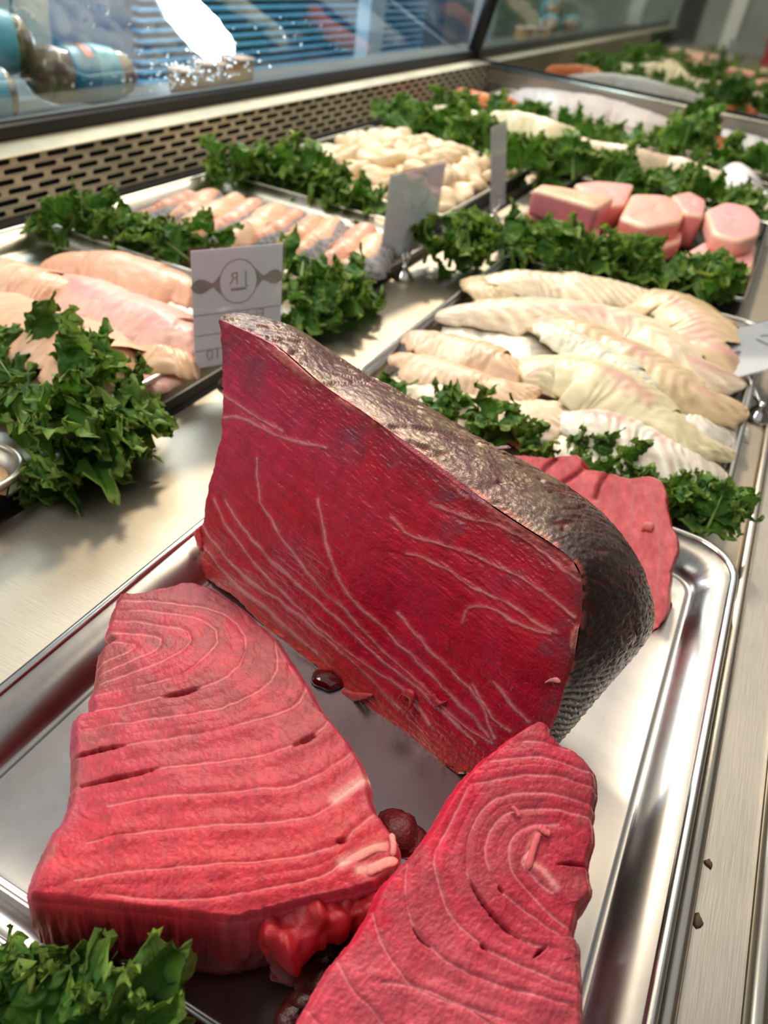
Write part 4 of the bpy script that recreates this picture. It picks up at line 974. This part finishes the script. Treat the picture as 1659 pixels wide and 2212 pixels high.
# ================================================================== KALE
KALE = []
def kale_mesh(seed, nr, na):
    r = rs(seed); A = math.radians(r.uniform(105, 140))
    th = np.linspace(-A, A, na); rr = np.linspace(.03, 1, nr) ** .75
    R, T = np.meshgrid(rr, th, indexing='ij'); p = r.uniform(0, 6, 6)
    W = T + .35 * (fbm(T * 1.6 + seed, T * 0 + 2, 3) - .5)            # uneven spacing of the frills
    f1 = np.sin(W * 5.5 + p[0]); f2 = np.sin(W * 13 + p[1] + 1.2 * f1)
    rad = 1 + .14 * np.sin(T * 3 + p[3]) + .16 * (fbm(T * 5 + seed, T * 0, 3) - .5) * R + .10 * (vnoise(T * 22 + seed, T * 0 + 4) - .5) * R ** 4
    ph = T + .10 * R ** 2 * np.cos(W * 5.5 + p[0]) + .06 * R ** 3 * np.cos(W * 13 + p[1] + 1.2 * f1)
    q = R * rad
    x = q * np.sin(ph * .9); y = q * np.cos(ph * .9) * 1.12
    z = .30 * R ** 1.7 * f1 + .17 * R ** 2.6 * f2 - .30 * R ** 2 * np.cos(T * .8) * r.uniform(-.5, 1.3)
    # crumpled, curling blade: vector noise that grows towards the margin
    for fr, am, pw in ((3.2, .34, 1.2), (7.0, .26, 1.6), (15., .13, 2.2)):
        g = am * R ** pw
        x = x + g * (vnoise(x * fr + seed, y * fr + 11 + z * fr) - .5); y = y + g * (vnoise(x * fr + 31, y * fr + seed + z * fr) - .5); z = z + 1.3 * g * (vnoise(x * fr + 57, y * fr + 7 + seed) - .5)
    V = np.stack([x, y, z], -1).reshape(-1, 3)
    nz = fbm(x * 4 + seed, y * 4 + 3, 4)
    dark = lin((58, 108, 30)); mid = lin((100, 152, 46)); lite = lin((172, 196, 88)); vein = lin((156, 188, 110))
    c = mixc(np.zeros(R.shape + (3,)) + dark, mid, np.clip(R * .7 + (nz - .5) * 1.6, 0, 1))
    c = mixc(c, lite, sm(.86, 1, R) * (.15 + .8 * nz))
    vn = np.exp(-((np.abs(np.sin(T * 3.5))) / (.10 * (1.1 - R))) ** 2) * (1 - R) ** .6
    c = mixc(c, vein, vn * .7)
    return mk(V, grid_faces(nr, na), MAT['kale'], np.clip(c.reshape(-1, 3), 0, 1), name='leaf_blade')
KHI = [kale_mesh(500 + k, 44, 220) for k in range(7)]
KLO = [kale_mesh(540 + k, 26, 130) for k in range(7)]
mb = MB().tube([(0, -.55, -.05), (0, -.2, -.02), (0, .1, 0), (0, .45, .01), (0, .8, .0)], [.07, .06, .045, .03, .01], 8)
STEM = mk(mb.v, mb.f, MAT['stem'], name='leaf_stem')
KN = [0]
def kale(px, py, z, size, label, group, dirv=None, hi=False, spread=1.0, tilt=(25, 75), roll=None):
    k = KN[0]; KN[0] += 1; r = rs(900 + k)
    c = atz(np.array(float(px)), np.array(float(py)), z)
    root = thing('kale_leaf', tuple(c), label, 'kale leaf', group)
    yaw = r.uniform(0, 2 * math.pi) if dirv is None else math.radians(dirv + r.uniform(-25, 25) * spread)
    tl = math.radians(r.uniform(*tilt))
    g = Vector((math.cos(yaw) * math.sin(tl), math.sin(yaw) * math.sin(tl), math.cos(tl)))    # growth direction
    ro = r.uniform(-1, 1) if roll is None else roll
    qd = g.to_track_quat('Y', 'Z'); root.rotation_mode = 'QUATERNION'
    from mathutils import Quaternion
    root.rotation_quaternion = Quaternion(g, ro) @ qd
    root.scale = (size, size, size)
    put('leaf_blade', (KHI if hi else KLO)[k % 7], root); put('stem', STEM, root)
    return root
ORD = ['first', 'second', 'third', 'fourth', 'fifth', 'sixth', 'seventh', 'eighth', 'ninth', 'tenth', 'eleventh', 'twelfth', 'thirteenth', 'fourteenth', 'fifteenth', 'sixteenth', 'seventeenth', 'eighteenth', 'nineteenth', 'twentieth', 'twenty-first', 'twenty-second', 'twenty-third', 'twenty-fourth', 'twenty-fifth', 'twenty-sixth', 'twenty-seventh', 'twenty-eighth']
def row(path, n, size, label, group, z=.02, jit=.012, hi=False, two=True, tilt=(15, 70)):
    P = spl(np.array(path, float), n); r = rs(len(label) * 3 + n)
    for i, (x, y) in enumerate(P):
        kale(x + r.uniform(-8, 8), y + r.uniform(-5, 5), z + r.uniform(0, jit), size * r.uniform(.8, 1.2), ORD[i] + ' ' + label.replace('kale leaf in', 'kale leaf from the left in', 1), group, hi=hi, tilt=tilt)
# front left heap
for (x, y, z, s_, d_) in [(30, 800, .03, .050, 100), (120, 830, .035, .048, 80), (60, 880, .03, .052, 200), (150, 910, .028, .046, 10), (215, 920, .02, .046, -10), (125, 945, .03, .044, -20), (190, 985, .014, .044, -50), (262, 960, .012, .040, 0), (0, 830, .034, .046, 150),
                          (160, 850, .04, .04, 60), (80, 900, .034, .040, 60), (160, 1000, .012, .036, -40), (235, 880, .018, .036, 45)]:
    kale(x, y, z, s_, 'dark green curly kale leaf in the big heap at the left edge', 'kale heap at the left edge', d_, True, tilt=(30, 80))
for (x, y, z, s_, d_) in [(650, 600, .03, .040, 100), (700, 610, .03, .042, 30), (750, 640, .02, .038, -10), (660, 660, .02, .040, -60), (715, 680, .012, .036, -40), (640, 640, .03, .036, 160), (690, 650, .03, .034, 60)]:
    kale(x, y, z, s_, 'curly kale leaf in the clump right of the printed card', 'kale clump by the printed card', d_, True, tilt=(25, 80))
row([(120, 490), (200, 500), (270, 515), (330, 520), (400, 545), (480, 530)], 12, .034, 'kale leaf in the row between the two left fillet trays', 'kale between the left trays', .022, hi=True)
row([(500, 375), (590, 385), (680, 400), (760, 425), (810, 445)], 14, .042, 'kale leaf in the row between skin-on fillets and scallops', 'kale before the scallops', .024)
row([(930, 535), (1020, 540), (1110, 535), (1200, 555), (1300, 575), (1400, 590), (1480, 610), (1540, 640)], 25, .040, 'kale leaf in the thick row between white fillets and pink steaks', 'kale before the pink steaks', .024)
row([(880, 875), (960, 915), (1040, 945), (1130, 975), (1230, 1005), (1330, 1030), (1430, 1070), (1510, 1100), (1570, 1130)], 24, .026, 'bright kale leaf in the row between the tuna and white fillets', 'kale behind the tuna', .022, hi=True)
row([(840, 262), (900, 275), (980, 300), (1050, 315)], 11, .046, 'kale leaf in the row behind the scallops', 'kale behind the scallops', .03)
row([(1120, 350), (1200, 360), (1280, 375), (1350, 395), (1450, 415), (1550, 435), (1640, 450)], 20, .046, 'kale leaf in the row behind the pink steaks', 'kale behind the pink steaks', .026)
row([(960, 240), (1040, 248), (1160, 262), (1250, 285), (1340, 305), (1430, 325)], 16, .044, 'kale leaf in the far row before the scaly white fish', 'far kale row', .03)
row([(1470, 320), (1490, 300), (1500, 280), (1520, 320)], 7, .05, 'kale leaf in the tall tuft right of the scaly white fish', 'tall far kale tuft', .05, tilt=(0, 35))
row([(1540, 350), (1600, 358), (1655, 368)], 5, .045, 'kale leaf in the small far right tuft', 'far right kale tuft', .03)
# nearest leaves at the lower left corner
for (x, y, z, s_, d_, tl, rl) in [(215, 2225, .030, .030, 70, (15, 25), .3), (80, 2250, .030, .026, 120, (30, 45), -.2), (270, 2250, .028, .024, 40, (10, 25), .6), (0, 2260, .028, .028, 160, (40, 55), .2), (150, 2280, .034, .026, -60, (50, 60), 0)]:
    kale(x, y, z, s_, 'pale green kale leaf in the blurred lower left corner', 'kale in the lower left corner', d_, True, tilt=tl, roll=rl)

# ================================================================== PRICE CARDS
mcard, nt_, b_ = new_mat('white_card'); b_.inputs['Base Color'].default_value = L4((240, 240, 244)); b_.inputs['Roughness'].default_value = .5
tr_ = N(nt_, 'ShaderNodeBsdfTranslucent'); tr_.inputs[0].default_value = L4((240, 240, 246)); mx_ = N(nt_, 'ShaderNodeMixShader'); mx_.inputs[0].default_value = .5
nt_.links.new(b_.outputs[0], mx_.inputs[1]); nt_.links.new(tr_.outputs[0], mx_.inputs[2]); nt_.links.new(mx_.outputs[0], nt_.nodes['Material Output'].inputs[0])
MAT['card'] = mcard; MAT['ghost'] = plain('show_through_print', (212, 210, 211), .6); MAT['ink'] = plain('teal_ink', (20, 92, 96), .6); MAT['pale_ink'] = plain('pale_teal_print', (128, 200, 220), .6)
def text_mesh(s, size, mat, mirror=False):
    cu = bpy.data.curves.new('t', 'FONT'); cu.body = s; cu.size = size; cu.extrude = 0; cu.align_x = 'CENTER'; cu.align_y = 'CENTER'
    o = bpy.data.objects.new('t', cu); COL.objects.link(o)
    dg = bpy.context.evaluated_depsgraph_get(); me = bpy.data.meshes.new_from_object(o.evaluated_get(dg)); bpy.data.objects.remove(o)
    if mirror:
        for v in me.vertices: v.co.x = -v.co.x
    me.materials.clear(); me.materials.append(mat); return me
def poly_mesh(P, mat):
    return mk([(x, y, 0) for x, y in P], [tuple(range(len(P)))], mat, smooth=False)
def ring_mesh(r0, r1, mat, n=40, sy=1.0):
    V = [(r * math.cos(2 * math.pi * k / n), r * math.sin(2 * math.pi * k / n) * sy, 0) for r in (r0, r1) for k in range(n)]
    return mk(V, grid_faces(2, n, False, True), mat, smooth=False)
def card(TL, TR, BRc, BLc, label, stand_xy, stand_label, prints, margin=.0022):
    TL, TR, BRc, BLc = map(np.array, (TL, TR, BRc, BLc)); c = (TL + TR + BRc + BLc) / 4
    ex = (TR - TL + BRc - BLc); W_ = np.linalg.norm(ex) / 2; ex /= np.linalg.norm(ex)
    ey = (TL - BLc + TR - BRc); H_ = np.linalg.norm(ey) / 2; ey -= ex * (ey @ ex); ey /= np.linalg.norm(ey); ez = np.cross(ex, ey)
    root = bpy.data.objects.new('price_card', None); COL.objects.link(root); tag(root, label, 'card')
    m = Matrix.Identity(4)
    for i in range(3): m[i][0] = ex[i]; m[i][1] = ey[i]; m[i][2] = ez[i]; m[i][3] = c[i]
    root.matrix_world = m
    a, b = W_ / 2, H_ / 2; mm = margin
    mbx = MB().box((-a + mm, -b + mm, -.0003), (a - mm, b - mm, .0003)); paper = put('paper', mk(mbx.v, mbx.f, MAT['card'], smooth=False), root)
    for z in (.0006, -.0010):
        mbx = MB().box((-a, -b, z), (a, b, z + .0004)); put('clear_sleeve', mk(mbx.v, mbx.f, MAT['acrylic'], smooth=False), root)
    for nm, me, x, y, rz, back in prints:
        put(nm, me, paper, (x * a, y * b, -.00045 if back else .00045), (0, 0, rz))
    # weighted chrome clip stand
    st = thing('card_stand', (stand_xy[0], stand_xy[1], 0), stand_label, 'card stand')
    mb = MB().lathe([(.0005, 0), (.0135, 0), (.0140, .0015), (.0125, .004), (.0085, .009), (.0055, .0125), (.0050, .016), (.0030, .018), (.0005, .019)], (0, 0, 0), 28)
    put('weighted_base', mk(mb.v, mb.f, MAT['chrome']), st)
    low = c - ey * b * .78; low = low - np.array([stand_xy[0], stand_xy[1], 0])
    for sgn in (-1, 1):
        p1 = low + ez * sgn * .0022 + ex * sgn * .004
        mb = MB().tube(spl([(0, 0, .014), tuple(np.array([0, 0, .018]) * .6 + p1 * .4 + ez * sgn * .003), tuple(p1), tuple(p1 + ey * .012)], 12), .0013, 8)
        put('clip_prong', mk(mb.v, mb.f, MAT['chrome']), st)
    return root
FISH = [(-1, 0), (-.85, .26), (-.5, .44), (-.1, .36), (.2, .16), (.35, .14), (.8, .62), (.72, 0), (.8, -.62), (.35, -.14), (.2, -.16), (-.1, -.36), (-.5, -.44), (-.85, -.26)]
def fishm(w, flip): return poly_mesh([((-x if flip else x) * w, y * w) for x, y in (FISH[::-1] if flip else FISH)], MAT['ghost'])
def ln(w, h=.0005, mat='ghost'): return poly_mesh([(-w, -h), (w, -h), (w, h), (-w, h)], MAT[mat])
G_ = MAT['ghost']
card((-.384, .486, .1275), (-.341, .556, .1275), (-.3405, .554, .0215), (-.384, .477, .0215), 'white price card seen from behind with faint mirrored logo and fishes', (-.363, .512), 'chrome clip stand half hidden behind the tuna tip',
     [('logo_ring', ring_mesh(.0165, .0175, G_, 40, 1.1), -.0, .42, 0, False), ('logo_letters', text_mesh('J R', .015, G_, True), 0, .47, 0, False), ('logo_line', ln(.007, .0012), 0, .30, 0, False),
      ('fish_print', fishm(.0145, False), -.64, .40, 0, False), ('fish_print', fishm(.0145, True), .64, .44, 0, False),
      ('rule_line', ln(.040), 0, -.06, 0, False), ('rule_line', ln(.040), 0, -.40, 0, False), ('rule_line', ln(.040), 0, -.66, 0, False),
      ('price_writing', text_mesh('10', .014, G_, True), -.55, -.76, 0, False), ('name_writing', text_mesh('Fluke', .013, G_, True), .25, -.17, 0, False)])
card((-.380, .829, .125), (-.366, .955, .125), (-.362, .965, .0205), (-.383, .842, .0205), 'blank grey price card seen from behind in front of the scallops', (-.3625, .870), 'chrome clip stand under the blank grey card',
     [('logo_ring', ring_mesh(.020, .021, G_), .15, .45, 0, False)])
card((-.386, 1.206, .126), (-.390, 1.290, .126), (-.364, 1.225, .0205), (-.364, 1.155, .0205), 'narrow price card turned edge-on beside the scallop tray', (-.362, 1.197), 'small chrome clip stand before the black scallop tray', [])
# fourth card at the right edge faces the camera
def right_card():
    TLp, BLp = atz(np.array(1690.), np.array(610.), .075), atz(np.array(1612.), np.array(786.), .036)
    BRp = atz(np.array(1720.), np.array(880.), .033); TRp = TLp + (BRp - BLp)
    card(TLp, TRp, BRp, BLp, 'bright price card with teal handwriting cut off by the right edge', (.0745, .79), 'chrome clip stand at the right rim of the white fish tray',
         [('rule_line', ln(.04, .0006, 'pale_ink'), 0, .35, 0, False), ('rule_line', ln(.04, .0006, 'pale_ink'), 0, -.05, 0, False), ('pen_stroke', ln(.010, .0016, 'ink'), -.42, .12, 1.1, False), ('pen_stroke', ln(.012, .0016, 'ink'), -.30, -.12, 1.25, False), ('pen_stroke', ln(.008, .0016, 'ink'), -.12, -.30, .3, False), ('pen_stroke', ln(.010, .0016, 'ink'), -.1, .1, -.9, False)])
right_card()

# ================================================================== BEYOND THE FRONT GLASS
def package(c, ang, L, r, label, seed, cap=True):
    root = thing('snack_bag', (c[0], c[1], c[2] - r), label, 'food package', 'bags outside the glass')
    root.rotation_euler = (0, 0, ang)
    n = 40; s = np.linspace(-1, 1, n); rr = r * np.clip((1 - np.abs(s) ** 6), .12, 1) * (1 + .05 * np.sin(s * 9))
    def shell(s0, s1, off, mat, nm, colfn=None, par=None):
        m = (s >= s0) & (s <= s1); mb = MB().tube([(q * L / 2, 0, r) for q in s[m]], rr[m] + off, 24)
        V = np.array(mb.v); V += (fbm(V[:, 0] * 60 + seed, V[:, 1] * 60 + V[:, 2] * 50, 3)[:, None] - .5) * .004 * (off <= 0)
        col = None
        if colfn: col = colfn(V)
        return put(nm, mk(V, mb.f, mat, col), par or root)
    def cc(V):
        k = fbm(V[:, 0] * 70 + seed, V[:, 1] * 60 + V[:, 2] * 60, 4); k2 = fbm(V[:, 0] * 40, V[:, 2] * 45 + seed, 3)
        c = mixc(np.tile(lin((206, 176, 140)), (len(V), 1)), lin((126, 84, 74)), sm(.45, .6, k)); return mixc(c, lin((160, 60, 74)), sm(.6, .7, k2))
    shell(-1, 1, -.001, MAT['scallop'], 'contents', cc); shell(-1, 1, .0015, MAT['film'], 'film')
    lb_ = shell(-.30, .55, .0025, plain('teal_label', (0, 146, 186), .4), 'label_band')
    shell(.1, .54, .0030, plain('pale_label', (112, 190, 214), .4), 'label_panel', None, lb_)
    patch = MB().tube([(x * L / 2, 0, r) for x in (-.05, .05, .15)], r * 1.0 + .0040, 24); 
    V = np.array(patch.v); keep = [f for f in patch.f if len(f) == 4 and all(V[i][2] > r + r * .55 for i in f)]
    put('red_sticker', mk(V, keep, plain('red_sticker', (206, 72, 74), .4)), lb_)
    return root
package((-1.03, .845, .085), math.radians(70), .10, .040, 'clear snack bag with teal label at the glass lower left corner', 3)
package((-1.11, .93, .135), math.radians(62), .15, .042, 'clear bag of brown snacks with teal label leaning by the white pillar', 4)
package((-1.06, 1.07, .090), math.radians(72), .20, .040, 'teal labelled clear bag lying along the front glass', 5)
def jar(c, h, r, col, label):
    root = thing('food_tub', c, label, 'food tub', 'tubs outside the glass')
    mb = MB().lathe([(.001, 0), (r * .9, 0), (r, h * .15), (r, h * .8), (r * .92, h * .9), (.001, h * .9)], (0, 0, 0), 20); put('tub', mk(mb.v, mb.f, plain('tub', col, .4, noise=tuple(int(k * .8) for k in col), nscale=60)), root)
    mb = MB().lathe([(.001, h * .9), (r * 1.03, h * .9), (r * 1.03, h), (.001, h)], (0, 0, 0), 20); put('lid', mk(mb.v, mb.f, plain('lid', (222, 186, 168), .4)), root)
jar((-1.02, 1.285, .05), .042, .030, (196, 142, 84), 'small amber tub with pale lid beside the teal bag')
jar((-1.03, 1.375, .05), .046, .032, (206, 166, 140), 'beige tub in the middle behind the wet glass')
jar((-1.04, 1.475, .05), .048, .034, (214, 160, 110), 'orange beige tub farthest along behind the wet glass')
def outside():
    sh = thing('ledge', (-1.1, 1.5, 0), 'dark counter ledge outside the front glass', 'ledge', kind='structure')
    MB().box((-1.15, -.9, .005), (-.935, 4.5, .040), .003).build('counter_board', plain('dark_counter', (40, 46, 56), .4), sh)
    ch = thing('chiller_shelf', (-1.75, 3.0, -.7), 'open chiller with pale blue horizontal slats across the aisle', 'chiller')
    sm_ = plain('blue_slat', (120, 200, 240), .35); bk = plain('chiller_back', (58, 122, 164), .6, noise=(44, 92, 126), nscale=4)
    MB().box((-2.10, 1.6, -.75), (-2.05, 5.0, .5)).build('back_panel', bk, ch)
    for k in range(22):
        z = -.52 + k * .030
        MB().box((-2.04, 2.3, z), (-2.00, 4.6, z + .012), .003).build('slat', sm_, ch)
    MB().box((-2.10, 1.6, -.80), (-1.70, 5.0, -.75)).build('base_tray', plain('chiller_base', (90, 90, 96), .5), ch)
    p1 = thing('pillar', (-1.34, 1.2, -.9), 'white pillar with blue emblem at the upper left', 'pillar')
    MB().box((-1.40, 1.0, -.9), (-1.34, 1.285, .6), .004).build('shaft', plain('white_pillar', (214, 232, 242), .5), p1)
    e = put('blue_emblem', ring_mesh(.05, .058, plain('blue_emblem', (40, 120, 190), .5), 40), p1, (.0006, -.055, 1.05), (math.pi / 2, 0, math.pi / 2))
    p2 = thing('pillar', (-1.78, 3.6, -.9), 'slim white upright beside the blue slats', 'pillar')
    MB().box((-1.80, 3.42, -.9), (-1.74, 3.56, .6), .004).build('shaft', plain('white_upright', (190, 220, 236), .5), p2)
    wl = thing('wall_front', (-3.0, 2.5, -1), 'grey shop wall far beyond the front glass', 'wall', kind='structure')
    MB().box((-3.1, -2, -1.2), (-3.0, 8, 2.0)).build('wall_panel', plain('shop_wall', (150, 160, 170), .7, noise=(110, 116, 128), nscale=2), wl)
    MB().box((-3.05, 4.4, -1.0), (-2.98, 5.6, .6)).build('red_banner', plain('red_banner', (150, 84, 84), .6), wl)
    fl = thing('floor.005', (-2, 2.5, -.9), 'grey shop floor outside the case', 'floor', kind='structure')
    MB().box((-3.1, -2, -.95), (-.95, 8, -.9)).build('floor_slab', plain('shop_floor', (120, 118, 116), .5, noise=(100, 98, 98), nscale=3), fl)
    lp = thing('glare_streak', (-1.58, 2.03, .05), 'added glowing streak standing in for the glare on the wet glass', 'reflection')  # added emitter in place of the sun glare mirrored by the pane
    mb = MB(); mb.tube(spl([(0, -.13, .13), (0, -.05, .05), (0, .06, -.02), (0, .15, -.075)], 16), [.03, .036, .04, .042, .044, .05, .046, .05, .052, .05, .054, .05, .048, .05, .044, .03], 14); put('glare_shape', mk(mb.v, mb.f, emit('glare_glow', (235, 246, 255), 14)), lp)
    for a in ((0, -.14, .138), (0, .158, -.08)):
        mb = MB().lathe([(.001, -.01), (.03, -.01), (.03, .01), (.001, .01)], a, 14); put('glare_end', mk(mb.v, mb.f, MAT['rail']), lp)
outside()

for x, y, q, lb in ((1530, 1866, .0022, 'small brown crumb by the rail, the upper of two'), (1506, 1990, .0026, 'small brown crumb by the rail, the lower of two')):
    c = atz(np.array(float(x)), np.array(float(y)), -.008); r = rs(x); V = []
    for i in range(4):
        for k in range(8):
            w = k * math.pi / 4; V.append((q * (1, 1.05, .8, .3)[i] * math.cos(w) * r.uniform(.5, 1.2), q * (1, 1.05, .8, .3)[i] * math.sin(w) * r.uniform(.7, 1.8), (0, .0005, .0010, .0013)[i]))
    o = put('crumb', mk(V, grid_faces(4, 8, False, True) + [list(range(8)), list(range(24, 32))], plain('crumb', (96, 78, 58), .8)), None, (c[0], c[1], -.008))
    tag(o, lb, 'crumb', 'crumbs by the rail')
